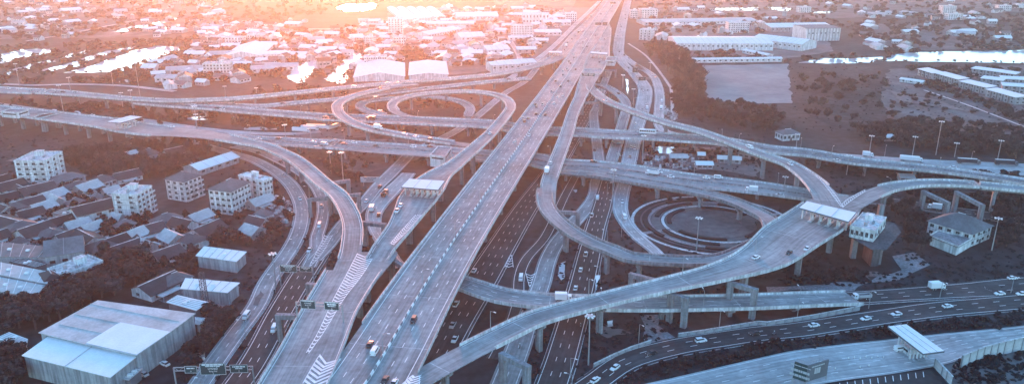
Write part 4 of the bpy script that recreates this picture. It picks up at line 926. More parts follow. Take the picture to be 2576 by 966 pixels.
def scatter(poly_s, n, m=2, h=8, gap=0, seed=1, jit=None):
    rr = random.Random(seed); poly = P(poly_s); xs = [p.x for p in poly]; ys = [p.y for p in poly]; out = []; tries = 0
    pp = px(poly_s)
    while len(out) < n and tries < n*14:
        tries += 1
        if jit == 'px':       # even in the picture of the place: far zones thin out with distance
            q = at((rr.uniform(min(a[0] for a in pp), max(a[0] for a in pp)), rr.uniform(min(a[1] for a in pp), max(a[1] for a in pp)))); x, y = q.x, q.y
        else: x = rr.uniform(min(xs), max(xs)); y = rr.uniform(min(ys), max(ys))
        if not inpoly((x, y), poly) or not free(x, y, m, h): continue
        if gap and any((x-a)**2+(y-b_)**2 < gap*gap for a, b_ in out): continue
        out.append((x, y))
    return out
first = True; fz = [('behind the upper left ponds', 'D: 0,5 560,0 600,60 420,95 0,110', 85), ('between ponds and highway', 'D: 500,60 1000,50 1000,170 740,190 480,150', 165), ('just left of the highway', 'D: 1010,20 1420,20 1400,80 1300,150 1130,170 1010,110', 170),
      ('on the plain right of the highway', 'D: 1600,30 1900,20 2050,60 1700,110 1600,90', 24), ('far at the upper right', 'D: 2050,10 2576,5 2576,110 2200,80', 36), ('right of the longest pond', 'D: 350,150 620,165 640,215 420,225', 26), ('by the river at the right', 'D: 2160,90 2260,100 2300,130 2170,125', 7)]
FH = []
for zi, (where, poly, n) in enumerate(fz):
    for (x, y) in scatter(poly, n, 6, 30, 10, 20+zi, 'px'):
        k = random.choice((0, 0, 1, 1, 2, 3)); s_ = random.uniform(.8, 1.7)
        FH.append([y/s_, x, y, k, s_, random.choice((0, math.pi/2))+random.uniform(-.5, .5), random.uniform(.9, 1.3), zi]); FOOT.append((x, y, 8, 0, 9, 8))
FH.sort(); g = MB()
near, rest_h = FH[:max(0, 290-len(hl))], FH[max(0, 290-len(hl)):]
near.sort(key=lambda q: proj((q[1], q[2], 0))[0]); c4 = {}
for _, x, y, k, s_, a_, sz, zi in near:
    where = fz[zi][0]; c4[(zi, k)] = c4.get((zi, k), 0)+1; o = link('house', FM[k]); o.location = (x, y, 0); o.rotation_euler = (0, 0, a_); o.scale = (s_, s_, sz)
    tag(o, ['small grey gabled house ', 'small white roofed house ', 'taller narrow pale house ', 'long low white house '][k]+where+', %s from left' % ordn(c4[(zi, k)]-1), 'house', 'small houses '+where)
for _, x, y, k, s_, a_, sz, zi in rest_h:
    b0 = len(g.v); co, si = math.cos(a_)*s_, math.sin(a_)*s_; g.v += [(v.co.x*co-v.co.y*si+x, v.co.x*si+v.co.y*co+y, v.co.z*sz) for v in FM[k].vertices]
    for q in FM[k].polygons: g.f.append(tuple(b0+i_ for i_ in q.vertices)); g.m.append(g.mi(FM[k].materials[q.material_index].name))
g.build('distant_houses', None, True)

# ---------------------------------------------------------------- trees
def crown_mesh(seed, nb=9, leaves=520, tall=1.0, ls=.15, m1='leaf_a', m2='leaf_b', name='crown'):
    rr = random.Random(seed); g = MB(); blobs = []
    for i in range(nb):
        a = rr.uniform(0, 6.28); rad = rr.uniform(.15, .68) if i else 0; z = rr.uniform(-.35, .6)*tall; blobs.append((Vector((math.cos(a)*rad, math.sin(a)*rad, z+ .0)), rr.uniform(.3, .52)))
    ico = bpy.data.meshes.new('t'); import bmesh; bm = bmesh.new(); bmesh.ops.create_icosphere(bm, subdivisions=1, radius=1); iv = [v.co.copy() for v in bm.verts]; jf = [tuple(v.index for v in f.verts) for f in bm.faces]; bm.free(); bpy.data.meshes.remove(ico)
    for c, r in blobs:
        b0 = len(g.v); mm = rr.choice((m1, m1, m2))
        for v in iv: k = r*(.72+.35*mnoise.noise(v*1.7+c*5+Vector((seed, 0, 0)))); g.v.append(tuple(c+Vector((v.x*k, v.y*k, v.z*k*.85))))
        for f in jf: g.f.append(tuple(b0+q for q in f)); g.m.append(g.mi(mm))
    for i in range(leaves):
        c, r = blobs[i % nb]; d = Vector((rr.gauss(0, 1), rr.gauss(0, 1), rr.gauss(0, 1)+.35)).normalized(); p = c+d*r*rr.uniform(.75, 1.22); p.z = c.z+(p.z-c.z)*.9
        u = d.cross(Vector((rr.gauss(0, 1), rr.gauss(0, 1), rr.gauss(0, 1)))).normalized(); v = d.cross(u)*.6+d*rr.uniform(-.6, .6); s = ls*rr.uniform(.5, 1.2)
        g.face([p-u*s-v*s*.6, p+u*s-v*s, p+u*s*.7+v*s, p-u*s+v*s*.8], m1 if rr.random() < .6 else m2)
    return g.mesh(name)
CR = [crown_mesh(i, 8+i % 4, 420, 1.0, .15, 'leaf_a', 'leaf_b' if i % 3 else 'leaf_c') for i in range(7)]
CT = [crown_mesh(20+i, 11, 420, 2.6) for i in range(2)]
g = MB(); g.tube((0, 0, -.3), (0, 0, .62), .055, .035, 'bark', 7)
for a in (.3, 2.4, 4.4): g.tube((0, 0, .45), (math.cos(a)*.3, math.sin(a)*.3, .85), .028, .012, 'bark', 5)
TRUNK = g.mesh('trunk')
def tree(x, y, rad, h, label, group, rr, name='tree', tall=False, z=0):
    root = thing(name, label, 'tree', (x, y, z), rr.uniform(0, 6.28), group)
    t = link('trunk', TRUNK, root); t.scale = (h, h, h*.8)
    c = link('crown', rr.choice(CT if tall else CR), root); c.location = (0, 0, h*.6 if not tall else h*.52); c.scale = (rad, rad*rr.uniform(.85, 1.1), h*.42 if not tall else h*.2)
    return root
zones = [  # label, group, polygon, count, radius, height, tall
 ('dark bushy tree in the thick belt behind the white five storey block', 'trees of the belt behind the left blocks', '5: 500,260 900,235 1350,175 1640,230 1500,330 1400,400 1150,460 850,450 640,420 520,400'.replace(' ', ' 5: ')[0:], 80, 5, 9, 0),
 ('dark tree squeezed between the roofs of the left village', 'garden trees of the left village', '5: 0,460 5: 600,440 5: 900,560 5: 1180,760 5: 1050,960 5: 0,960', 55, 3.2, 6, 0),
 ('dark broad tree on the slope above the big warehouse', 'trees above the big warehouse', '9: 0,335 9: 250,290 9: 330,375 9: 560,310 9: 640,400 9: 260,600 9: 0,640', 42, 4.8, 9, 0),
 ('tall bushy tree right of the white modern house', 'trees right of the modern house', '9: 640,250 9: 760,120 9: 920,90 9: 1020,150 9: 950,330 9: 900,390 9: 680,380', 18, 5.5, 10, 0),
 ('dark tree along the bottom edge under the warehouse', 'trees along the bottom left edge', '9: 0,800 9: 130,790 9: 400,880 9: 740,990 9: 700,1060 9: 0,1060', 38, 4.5, 8, 0),
 ('dark tree between the warehouse and the leftmost street', 'trees beside the leftmost street', '9: 1400,520 9: 1600,530 9: 1480,720 9: 1360,900 9: 1200,930 9: 900,980 9: 960,900 9: 1150,800 9: 1370,640', 30, 3.8, 7, 0),
 ('round tree on the village side of the curving street', 'trees inside the curving street', '5: 1150,760 5: 1600,720 6: 0,420 6: 180,430 6: 320,600 6: 300,850 6: 150,960 5: 1200,960', 40, 3.4, 6, 0),
 ('tree on the dark lawn between the left ramps', 'trees on the lawn between ramps', '6: 500,290 6: 860,350 6: 960,420 6: 820,480 6: 620,430', 12, 3.6, 7, 0),
 ('very tall dark tree in the row beside the pale sports ground', 'tall row beside the sports ground', '3: 1200,390 3: 1290,400 3: 1500,560 3: 1530,740 3: 1440,720 3: 1330,600 3: 1200,500', 46, 5.5, 22, 1),
 ('tall slim tree behind the outer street', 'slim trees behind the outer street', '3: 1080,340 3: 1200,310 3: 1220,400 3: 1120,470', 14, 4, 14, 1),
 ('dark tree of the grove below the sports ground', 'grove below the sports ground', '3: 1290,600 3: 1480,740 3: 1640,800 3: 1932,840 3: 2150,900 3: 2200,1010 3: 1932,990 3: 1500,930 3: 1310,860', 90, 5, 9, 0),
 ('dark tree of the woods behind the lorries', 'woods behind the lorries', 'D: 2150,330 2240,320 2400,350 2576,365 2576,402 2440,392 2300,378 2200,372', 95, 5.2, 9, 0),
 ('bushy hedge tree before the town houses', 'hedge before the town houses', '4: 1200,610 4: 1440,690 4: 1640,760 4: 1932,870 4: 1932,930 4: 1800,880 4: 1500,760 4: 1200,660', 46, 4, 6, 0),
 ('tree in the gap between two terraces of town houses', 'trees between town houses', '4: 1000,490 4: 1500,500 4: 1932,560 4: 1932,580 4: 1500,620 4: 1250,590', 26, 3.5, 6, 0),
 ('dark shrub tree before the upper cross viaduct', 'shrubs before the upper cross viaduct', 'F: 700,390 F: 1000,440 F: 1400,470 F: 1560,510 F: 1500,610 F: 1000,590 F: 650,580', 52, 3.6, 6, 0),
 ('bush on the strip between the two lower right streets', 'bushes between the lower right streets', 'b: 820,950 b: 1000,870 b: 1300,800 b: 1765,700 c: 300,640 c: 800,590 c: 800,620 c: 300,700 b: 1765,790 b: 1300,870 b: 960,966', 44, 1.7, 2.6, 0),
 ('bush on the far end of the lower right strip', 'bushes between the lower right streets, far end', 'c: 830,560 c: 1300,540 c: 1765,470 c: 1765,570 c: 1300,620 c: 850,640', 20, 1.7, 2.6, 0),
 ('dark tree around the large hipped house', 'trees round the large hipped house', '8: 880,640 8: 1150,660 8: 1180,880 8: 1300,960 8: 1130,1010 8: 1010,900 8: 1000,760', 16, 4.2, 8, 0),
 ('dark tree right of the large hipped house', 'trees right of the large hipped house', '8: 1700,640 8: 1932,680 8: 1932,960 8: 1720,960', 14, 4, 8, 0),
 ('bush in the dark ground around the round garden', 'bushes round the garden', '7: 1050,450 7: 1500,560 7: 1900,640 7: 1900,700 7: 1500,610 7: 1100,600 7: 1000,700', 14, 1.8, 2.4, 0),
 ('tree in the dark field right of the pale sports ground', 'trees right of the sports ground', 'D: 2010,180 2200,190 2220,320 2080,320 2000,270', 40, 4.5, 8, 0),
 ('tree standing in the oval of the upper loop', 'trees in the upper loop', 'A: 950,380 A: 1500,340 A: 1650,420 A: 1600,500 A: 1100,500', 7, 3.2, 8, 0),
]
tl = []
for zi, (lb, gr, poly, n, rad, h, tall) in enumerate(zones):
    rr = random.Random(100+zi)
    pts_ = sorted(scatter(poly, n, 1.5, h, rad*.75, 40+zi), key=lambda q: proj((q[0], q[1], 0))[0])
    for i_, (x, y) in enumerate(pts_):
        part = ['left part', 'middle', 'right part'][min(2, i_*3//max(1, len(pts_)))]; s_ = rr.uniform(.7, 1.25); sz = 'small' if s_ < .88 else ('large' if s_ > 1.08 else 'middling')
        tl.append((x*x+y*y, x, y, rad*s_, h*rr.uniform(.8, 1.15), sz+' '+lb+', '+part, gr, tall, zi))
far = [('D: 0,120 480,100 700,60 760,100 640,150 560,215 0,215', 300, 4.5, 7), ('D: 0,0 1000,0 700,60 0,110', 420, 5, 7), ('D: 480,100 1000,60 1100,170 860,200 500,200', 260, 4.5, 7), ('D: 1000,30 1420,20 1340,150 1120,180', 130, 4.5, 7), ('D: 1600,0 2576,0 2576,130 2200,120 2080,80 1640,100', 600, 5, 7), ('D: 1560,100 1700,120 1960,150 2150,140 2200,180 1990,160 1700,160', 60, 4.5, 7), ('D: 2230,290 2576,330 2576,365 2300,330', 60, 4, 6), ('D: 2200,120 2576,160 2576,180 2290,180', 60, 4, 6), ('D: 2180,180 2576,230 2576,380 2200,320', 70, 3, 4), ('D: 0,255 420,270 560,290 540,330 200,300 0,285', 130, 3.5, 5), ('D: 640,225 880,210 860,250 640,255', 60, 3.5, 6), ('D: 1170,30 1300,30 1160,60', 30, 4, 6),
       ('7: 1050,180 7: 1932,140 7: 1932,330 7: 1100,330', 40, 2.5, 4), ('8: 300,300 8: 1932,420 8: 1932,470 8: 700,420', 90, 3, 4), ('8: 900,520 8: 1932,560 8: 1932,680 8: 1300,640', 60, 3, 5), ('c: 1250,800 c: 1765,740 c: 1765,960 c: 1400,960', 22, 2, 2.6), ('a: 240,300 a: 380,30 a: 400,30 a: 270,300', 30, 1, 1.4), ('c: 120,260 c: 600,200 c: 780,210 c: 500,280 c: 150,300', 30, 2.2, 3.5), ('9: 1000,150 9: 1300,60 9: 1500,150 9: 1300,240 9: 1000,280', 26, 3.2, 6)]
# shorelines of the ponds carry bushes
for q in POND:
    for i in range(0, len(q), 2):
        if random.random() < .8:
            p = q[i]; x, y = p.x+random.uniform(-3, 3), p.y+random.uniform(-3, 3)
            if p.y > 430 and free(x, y, 1, 6, False): tl.append((x*x+y*y, x, y, random.uniform(1.5, 3), random.uniform(1.5, 3.5), 'f', None, 0, 99))
for zi, (poly, n, rad, h) in enumerate(far):
    rr = random.Random(300+zi)
    for (x, y) in scatter(poly, n, 1.5, h, rad*.7, 80+zi, 'px'): tl.append((x*x+y*y, x, y, rad*rr.uniform(.6, 1.5), h*rr.uniform(.6, 1.3), 'f', None, 0, 99))
tl.sort(key=lambda t: t[0]/(t[3]*t[4]))
rr = random.Random(9); n_ind = 0; rest = []; gcount = {}
for t in tl:
    if t[5] != 'f' and n_ind < 300: tree(t[1], t[2], t[3], t[4], t[5], t[6], rr, tall=bool(t[7])); n_ind += 1
    else: rest.append(t)
LOW = [crown_mesh(50+i, 5, 90, 1.0, .26) for i in range(5)]
LV = [np.array([v.co for v in m_.vertices]) for m_ in LOW]
V, Fs, M_ = [], [], []; base = 0
LF = [[tuple(p.vertices) for p in m_.polygons] for m_ in LOW]; LM = [[p.material_index for p in m_.polygons] for m_ in LOW]
for t in rest:
    k = rr.randrange(5); a = rr.uniform(0, 6.28); co, si = math.cos(a), math.sin(a); v = LV[k]*np.array([t[3], t[3], t[4]*.48]); v = np.column_stack([v[:, 0]*co-v[:, 1]*si+t[1], v[:, 0]*si+v[:, 1]*co+t[2], v[:, 2]+t[4]*.42])
    V.append(v); Fs += [tuple(q+base for q in f) for f in LF[k]]; M_ += LM[k]; base += len(v)
me = bpy.data.meshes.new('distant_trees'); me.from_pydata(np.concatenate(V).tolist(), [], Fs); me.materials.append(MATS['leaf_a']); me.materials.append(MATS['leaf_b'])
for s_i in range(len(LOW[0].materials)): pass
me.polygons.foreach_set('material_index', M_); me.update(); o = link('distant_trees', me, None, True)
print('trees', n_ind, len(rest), len(Fs))

FOOT.append((at(px('7: 1600,765')[0]).x, at(px('7: 1600,765')[0]).y, 40, 0, 40, 36))
PITCH = P('3: 1490,485 3: 2170,475 3: 2200,785 3: 1610,790 3: 1535,700')
# low scrub over the open ground of the interchange
SB = crown_mesh(77, 1, 16, 1.0, .3); sv = np.array([v.co for v in SB.vertices]); sf = [tuple(q.vertices) for q in SB.polygons]; sm = [q.material_index for q in SB.polygons]
V, Fs, M_ = [], [], []; base = 0
for zi, (poly, n) in enumerate((('D: 330,300 900,420 1000,620 560,966 420,966 620,600', 500), ('D: 800,250 1260,230 1100,420 700,400', 500), ('D: 1380,350 1900,340 2576,520 2576,760 1900,700 1500,966 1250,966 1400,560', 2200), ('D: 0,330 330,370 300,430 0,450', 250), ('D: 2100,190 2576,190 2576,340 2200,320', 350), ('b: 640,950 b: 1000,850 b: 1765,680 c: 800,560 c: 1765,450 c: 1765,560 c: 800,640 b: 1765,790 b: 960,990', 500), ('c: 1250,820 c: 1765,740 c: 1765,966 c: 1300,966', 200), ('D: 1640,160 2150,150 2200,330 1700,330', 500))):
    rr = random.Random(700+zi)
    for (x, y) in scatter(poly, n, .8, 1.5, 0, 600+zi, 'px'):
        if inpoly((x, y), PITCH): continue
        a = rr.uniform(0, 6.28); co, si = math.cos(a), math.sin(a); s_ = rr.uniform(.5, 1.7); v = sv*np.array([s_*1.6, s_*1.3, s_]); v = np.column_stack([v[:, 0]*co-v[:, 1]*si+x, v[:, 0]*si+v[:, 1]*co+y, v[:, 2]+s_*.25]); V.append(v); Fs += [tuple(q+base for q in f) for f in sf]; M_ += sm; base += len(v)
me = bpy.data.meshes.new('scrub'); me.from_pydata(np.concatenate(V).tolist(), [], Fs); me.materials.append(MATS['leaf_a']); me.materials.append(MATS['leaf_b']); me.polygons.foreach_set('material_index', [min(1, q) for q in M_]); me.update(); link('scrub', me, None, True)
# ---------------------------------------------------------------- vehicles (front towards +x)
def loft(g, st, m, cap=True):
    """stations: (x, half width, z low, z high, top half width)"""
    b0 = len(g.v)
    for x, w, z0, z1, tw in st: g.v += [(x, -w, z0), (x, w, z0), (x, w*1.0, z0+(z1-z0)*.6), (x, tw, z1), (x, -tw, z1), (x, -w*1.0, z0+(z1-z0)*.6)]
    n = 6
    for k in range(len(st)-1):
        for q in range(n): a = b0+k*n+q; b_ = b0+k*n+(q+1) % n; g.f.append((a, b_, b_+n, a+n)); g.m.append(g.mi(m))
    if cap: g.f.append(tuple(range(b0+n-1, b0-1, -1))); g.m.append(g.mi(m)); e = b0+(len(st)-1)*n; g.f.append(tuple(range(e, e+n))); g.m.append(g.mi(m))
WH = {}
def wheels(root, xs, hw, r=.33, w=.24):
    if (r, w) not in WH:
        g = MB(); g.tube((0, -w/2, 0), (0, w/2, 0), r, r, 'rubber', 10); g2 = MB(); g2.tube((0, -w/2-.01, 0), (0, w/2+.01, 0), r*.55, r*.55, 'car_silver', 8); WH[(r, w)] = (g.mesh('wheel'), g2.mesh('rim'))
    for x in xs:
        for sg in (-1, 1):
            o = link('wheel', WH[(r, w)][0], root); o.location = (x, sg*hw, r); link('rim', WH[(r, w)][1], o)
LM = {}
def lights(root, xf, xr, hw, z):
    if not LM:
        g = MB(); g.box((0, 0, 0), (.1, .34, .16), 'lamp_glass'); LM['h'] = g.mesh('headlight'); g = MB(); g.box((0, 0, 0), (.08, .3, .18), 'car_red'); LM['t'] = g.mesh('tail_light')
    for sg in (-1, 1):
        o = link('headlight', LM['h'], root); o.location = (xf, sg*hw, z); o = link('tail_light', LM['t'], root); o.location = (xr, sg*hw, z+.08)
def vehicle(kind, col):
    root = thing(kind, 'x', 'car'); c = 'car_'+col
    if kind in ('car', 'estate_car', 'pickup_truck'):
        g = MB(); T = {'car': [(-2.25, .78, .38, .88, .7), (-2.1, .86, .28, .98, .76), (-1.2, .9, .22, 1.0, .8), (1.0, .9, .22, .98, .8), (1.9, .86, .26, .86, .74), (2.25, .74, .36, .66, .66)],
                       'estate_car': [(-2.25, .82, .36, 1.05, .76), (-2.1, .9, .28, 1.1, .8), (1.1, .93, .26, 1.1, .84), (2.0, .9, .28, 1.0, .8), (2.25, .8, .38, .8, .7)],
                       'pickup_truck': [(-2.6, .88, .42, 1.0, .86), (-2.5, .9, .38, 1.02, .86), (1.3, .92, .36, 1.1, .84), (2.3, .9, .36, 1.04, .8), (2.55, .8, .42, .86, .74)]}[kind]
        loft(g, T, c); g.build('body', root)
        g = MB(); K = {'car': [(-1.75, .76, .96, 1.0, .7), (-1.05, .78, .96, 1.38, .6), (.3, .78, .96, 1.42, .62), (1.05, .76, .96, 1.0, .7)],
                       'estate_car': [(-2.15, .8, 1.06, 1.3, .72), (-1.95, .82, 1.06, 1.66, .66), (.4, .82, 1.06, 1.7, .68), (1.2, .8, 1.06, 1.12, .74)],
                       'pickup_truck': [(-.75, .8, 1.05, 1.2, .74), (-.6, .82, 1.05, 1.66, .66), (.6, .82, 1.05, 1.7, .68), (1.35, .8, 1.05, 1.12, .74)]}[kind]
        loft(g, K, 'glass_dark'); g.build('window', root)
        g = MB(); a, b_ = K[1], K[2]; g.box(((a[0]+b_[0])/2, 0, b_[3]+.0), (b_[0]-a[0]+.1, a[4]*2+.08, .08), c); g.build('roof', root)
        if kind == 'pickup_truck':
            g = MB(); g.box((-1.65, 0, 1.06), (1.6, 1.5, .06), 'rubber'); g.build('cargo_bed', root)
        wheels(root, (-1.35, 1.4), .8); lights(root, T[-1][0]-.02, T[0][0]+.01, .58, .66)
    elif kind == 'van':
        g = MB(); loft(g, [(-2.6, .86, .35, 2.0, .76), (-2.5, .92, .3, 2.15, .8), (1.2, .92, .3, 2.2, .8), (1.9, .9, .3, 1.6, .8), (2.5, .88, .34, 1.1, .8), (2.65, .8, .4, .9, .76)], c); g.build('body', root)
        g = MB(); g.box((-.6, 0, 1.62), (3.2, 1.87, .5), 'glass_dark'); loft(g, [(1.25, .84, 1.6, 2.12, .78), (1.93, .86, 1.3, 1.6, .8)], 'glass_dark'); g.build('window', root)
        wheels(root, (-1.6, 1.7), .82); lights(root, 2.62, -2.6, .66, .8)
    elif kind in ('box_lorry', 'long_lorry', 'tipper_lorry'):
        L_ = {'box_lorry': 7, 'long_lorry': 14, 'tipper_lorry': 8}[kind]; cab = 'white' if col != 'black' else 'grey'
        g = MB(); x1 = L_/2; loft(g, [(x1-1.9, 1.15, .6, 2.7, 1.1), (x1-.5, 1.15, .55, 2.7, 1.05), (x1, 1.1, .55, 1.7, 1.0)], 'car_'+cab); g.build('cab', root)
        g = MB(); g.box((x1-.28, 0, 2.12), (.5, 1.9, .55), 'glass_dark', 0); g.box((x1-.9, 0, 2.05), (.7, 2.33, .5), 'glass_dark'); g.build('window', root)
        g = MB(); cx = (-L_/2+x1-2.2)/2; ln = x1-2.2+L_/2
        if kind == 'tipper_lorry':
            for sg in (-1, 1): g.box((cx, sg*1.15, 1.75), (ln, .1, 1.3), 'car_'+col)
            for x in (-L_/2+.05, x1-2.25): g.box((x, 0, 1.8), (.1, 2.2, 1.4), 'car_'+col)
            g.box((cx, 0, 1.2), (ln, 2.3, .15), 'car_'+col); g.box((cx, 0, 1.5), (ln-.3, 2.1, .5), 'dirt')
        else: g.box((cx, 0, 2.3), (ln, 2.4, 2.6), 'car_'+col if col != 'black' else 'truck_dark', mtop='car_'+col if col != 'black' else 'car_silver')
        g.build('cargo_box', root)
        g = MB(); g.box((-.2, 0, .85), (L_-.6, .9, .25), 'steel_dark'); g.build('chassis', root)
        wheels(root, (x1-1.1, -L_/2+1.2, -L_/2+2.4), 1.0, .5, .3); lights(root, x1, -L_/2-.02, .8, .9)
    elif kind == 'bus':
        g = MB(); loft(g, [(-6, 1.2, .4, 3.2, 1.15), (-5.9, 1.25, .35, 3.3, 1.18), (5.8, 1.25, .35, 3.3, 1.18), (6, 1.2, .4, 3.0, 1.1)], c); g.build('body', root)
        me = None
        for k in range(7):
            for sg in (-1, 1):
                if me is None: g = MB(); g.box((0, 0, 0), (1.35, .06, 1.0), 'glass_dark'); me = g.mesh('window')
                o = link('window', me, root); o.location = (-5+k*1.55, sg*1.25, 2.15)
        g = MB(); g.box((5.98, 0, 2.1), (.1, 2.1, 1.3), 'glass_dark'); g.build('windscreen', root)
        g = MB(); g.box((0, 0, 3.4), (3, 1.3, .25), 'car_silver'); g.build('roof_unit', root)
        wheels(root, (-3.6, 3.8), 1.08, .48, .3); lights(root, 6.0, -6.0, .9, .9)
    remember(root); return root
PROTO = {}
def far_car(col):
    g = MB(); loft(g, [(-2.2, .85, .25, .95, .78), (1.6, .88, .25, .95, .78), (2.2, .78, .3, .7, .7)], 'car_'+col); loft(g, [(-1.8, .76, .95, 1.0, .7), (-1.2, .76, .95, 1.42, .6), (.3, .76, .95, 1.42, .6), (1.1, .76, .95, 1.0, .7)], 'glass_dark')
    g.box((-.45, 0, 1.42), (1.5, 1.25, .06), 'car_'+col)
    for x in (-1.35, 1.4): g.box((x, 0, .3), (.6, 1.8, .6), 'rubber')
    return g.mesh('car')
VEH = []
NAMES = {'car': ('saloon', 'car'), 'estate_car': ('estate car', 'car'), 'pickup_truck': ('pickup', 'pickup'), 'van': ('van', 'van'), 'box_lorry': ('box lorry', 'lorry'), 'long_lorry': ('long lorry', 'lorry'), 'tipper_lorry': ('open tipper lorry', 'lorry'), 'bus': ('coach', 'coach')}
def put(key, s, kinds='', cols=''):
    """place vehicles on road key at pixels; kinds and cols are letters, one per vehicle, reused when short"""
    KL = {'c': 'car', 'e': 'estate_car', 'p': 'pickup_truck', 'v': 'van', 'l': 'box_lorry', 'L': 'long_lorry', 't': 'tipper_lorry', 'b': 'bus'}
    CL = {'w': 'white', 's': 'silver', 'k': 'black', 'g': 'grey', 'r': 'red', 'b': 'blue'}
    r = ROADS[key]; rr = random.Random(key+s)
    for i, p in enumerate(px(s)):
        k = KL[kinds[i]] if i < len(kinds) else KL[rr.choice('cccep')]
        c = CL[cols[i]] if i < len(cols) else CL[rr.choice('wwwwsskg')]
        z = r.c[0].z
        for _ in range(4):
            q = at(p, z+.7); j = int(np.hypot(r.arr[:, 0]-q.x, r.arr[:, 1]-q.y).argmin()); z = r.c[j].z
        n = r.n[j]; off = (q-r.c[j]).dot(n); lim = r.w[j]/2-1.6; s_ = r.L[j]+(q-r.c[j]).dot(r.t[j]); off = max(-lim, min(lim, off))
        pos = pt(r, s_, off, .03 if r.elev else .0); 
        if not r.elev: pos.z = .05+[k_ for k_ in ROADS].index(key)*.0+ROADZ.get(key, .1)
        sgn = 1 if (off < 0 or key in ('B1up', 'LA', 'R8', 'Lp1', 'LC', 'B2', 'X0b')) else -1
        if key in ('LA', 'LB', 'LB1', 'LC', 'B2'): sgn = -1
        t = r.t[j]; VEH.append([key, p, k, c, pos, math.atan2(t.y*sgn, t.x*sgn)])
ROADZ = {}
for k_, r_ in ROADS.items():
    if not r_.elev and r_.root: ROADZ[k_] = r_.root.data.vertices[0].co.z-.045
put('main', 'a: 1120,525 a: 820,690 a: 855,740 a: 925,935 a: 985,958 7: 215,105 7: 105,150 3: 713,268 3: 620,320 3: 620,350 3: 650,350 3: 545,405 3: 553,432 3: 515,462 3: 527,475 3: 565,520 3: 500,520 3: 468,530 3: 470,560 3: 415,607 3: 510,607 3: 452,650 3: 385,682 3: 468,717 3: 430,728 3: 402,775 3: 316,783 3: 265,782 3: 270,800 3: 268,853 3: 338,860 3: 172,888 3: 208,888 3: 182,910 3: 840,48 3: 755,108 3: 700,165 3: 735,200 3: 680,245 3: 640,295 3: 790,95', 'ecvcccc', 'kkwkwww')
put('R8', '7: 365,310 7: 335,375 I: 1290,455 I: 1262,530 I: 1222,568 I: 1170,618 I: 1205,618 I: 1205,720 I: 1105,690 I: 1190,745 I: 1250,470', 'clccccccccc', 'ww')
put('Gd', 'I: 1500,180 I: 1450,322 I: 1445,360 I: 1470,435 I: 1410,435 I: 1440,472 I: 1420,548 I: 1430,625 I: 1410,592 I: 1445,302 I: 1460,395 I: 1425,405 I: 1435,505 I: 1500,230 I: 1540,818 I: 1640,920 I: 1655,945 B: 1112,45 B: 1205,150 B: 1222,172 B: 1268,305 B: 1340,318 B: 1288,338 B: 1335,480 B: 1278,550 B: 1330,530 B: 1335,585 B: 1196,720 7: 1015,18 7: 983,195 7: 1008,205 7: 973,268 7: 915,605 7: 932,722', 'cccccccccccccccccccccccccvcccccccv')
put('Ge', 'I: 1490,665 I: 1570,700 I: 1640,775 B: 1390,125 B: 1425,130 B: 1508,450 B: 1500,550 B: 1440,165', 'cccccvl')
put('Gc', '7: 680,708 7: 690,575 b: 585,80 b: 550,185 b: 515,310', 'pvpcc', 'wwwww')
put('Ga', 'b: 140,245', 'v', 'w')
put('Gb', '7: 605,215 b: 130,436 7: 700,330 B: 860,160', 'cccc', 'kkgw')
put('G1', 'a: 1535,190 a: 1412,420 a: 1388,565 a: 1403,662', 'cppp', 'wwsw')
put('X1', '7: 708,288 7: 1190,378 7: 1140,392 7: 1280,412 7: 1548,422 7: 1640,393 7: 1885,520 8: 85,595 C: 275,95 C: 390,80 C: 655,118 C: 1100,130 C: 1320,112 F: 962,725 F: 1200,718 F: 1690,752 F: 1620,760', 'cctccvlccccccccvc', 'kwwwwwwwrwkwrwkww')
put('R9', '7: 1875,195 8: 180,318 B: 830,435', 'vcc', 'www')
put('R10', 'B: 990,352', 'e', 'k')
put('C', 'c: 155,62 c: 372,60 b: 1755,95', 'ccc', 'kww')
put('X4', 'b: 435,385', 'l', 'w'); put('X4r', 'c: 650,378 c: 1165,310 c: 1650,360 c: 1750,350 c: 1685,240', 'tlccc', 'swwww')
put('Rd1', 'b: 785,855 b: 1035,755 b: 1375,670 c: 325,565 c: 680,520 c: 890,488 c: 1240,435 b: 650,940 b: 1745,620', 'ccecccccc', 'wkwwwwwwk')
put('Rd2', 'c: 920,730', 'v', 'w')
put('X3', 'H: 700,245 H: 1220,300 H: 1910,330 H: 2360,345 H: 1720,382', 'lLLLc', 'wwkkw')
put('X1r', '8: 1260,655 8: 1790,685 8: 925,602', 'lee', 'wwk')
put('Lp1', 'A: 1000,750 A: 1135,780 A: 1310,810 A: 700,680 A: 650,195', 'ccclc', 'wwkwg')
put('X2', 'A: 45,550 A: 590,580 F: 1765,465 F: 185,330 F: 460,350 F: 520,365 7: 1105,85 H: 300,310', 'clcvccbc', 'rkkwkwww')
put('X0', 'E: 100,205 E: 230,210 E: 375,230 E: 515,230 E: 430,255 E: 535,258 E: 660,245 E: 755,245 E: 905,252 E: 1440,300 E: 1565,325 E: 1850,330 F: 1040,203 F: 1700,135 F: 2105,90 A: 795,140 A: 940,150 A: 1570,80 A: 1960,40 I: 810,510 I: 790,560 I: 770,600 I: 730,580 I: 860,470 I: 850,500 I: 900,430 I: 940,400 I: 980,370 I: 1010,330 I: 1040,250 I: 1060,225 I: 1090,200 I: 1120,150 I: 1150,120 I: 1190,80 I: 690,620 I: 650,640 I: 620,700 I: 640,680 I: 660,660', 'cccccccccccccccccccclccccclcccclccc')
put('X0b', 'F: 665,308 F: 1250,298 A: 1250,205 A: 2350,85 A: 2245,92')
put('LA', '6: 375,582 6: 245,405 9: 1690,503', 'ccv', 'wsw'); put('LB', 'a: 165,592 6: 495,872', 'vp', 'ww'); put('LB1', '6: 533,637 6: 520,785 6: 230,306 6: 57,238', 'cvcc', 'swkk')
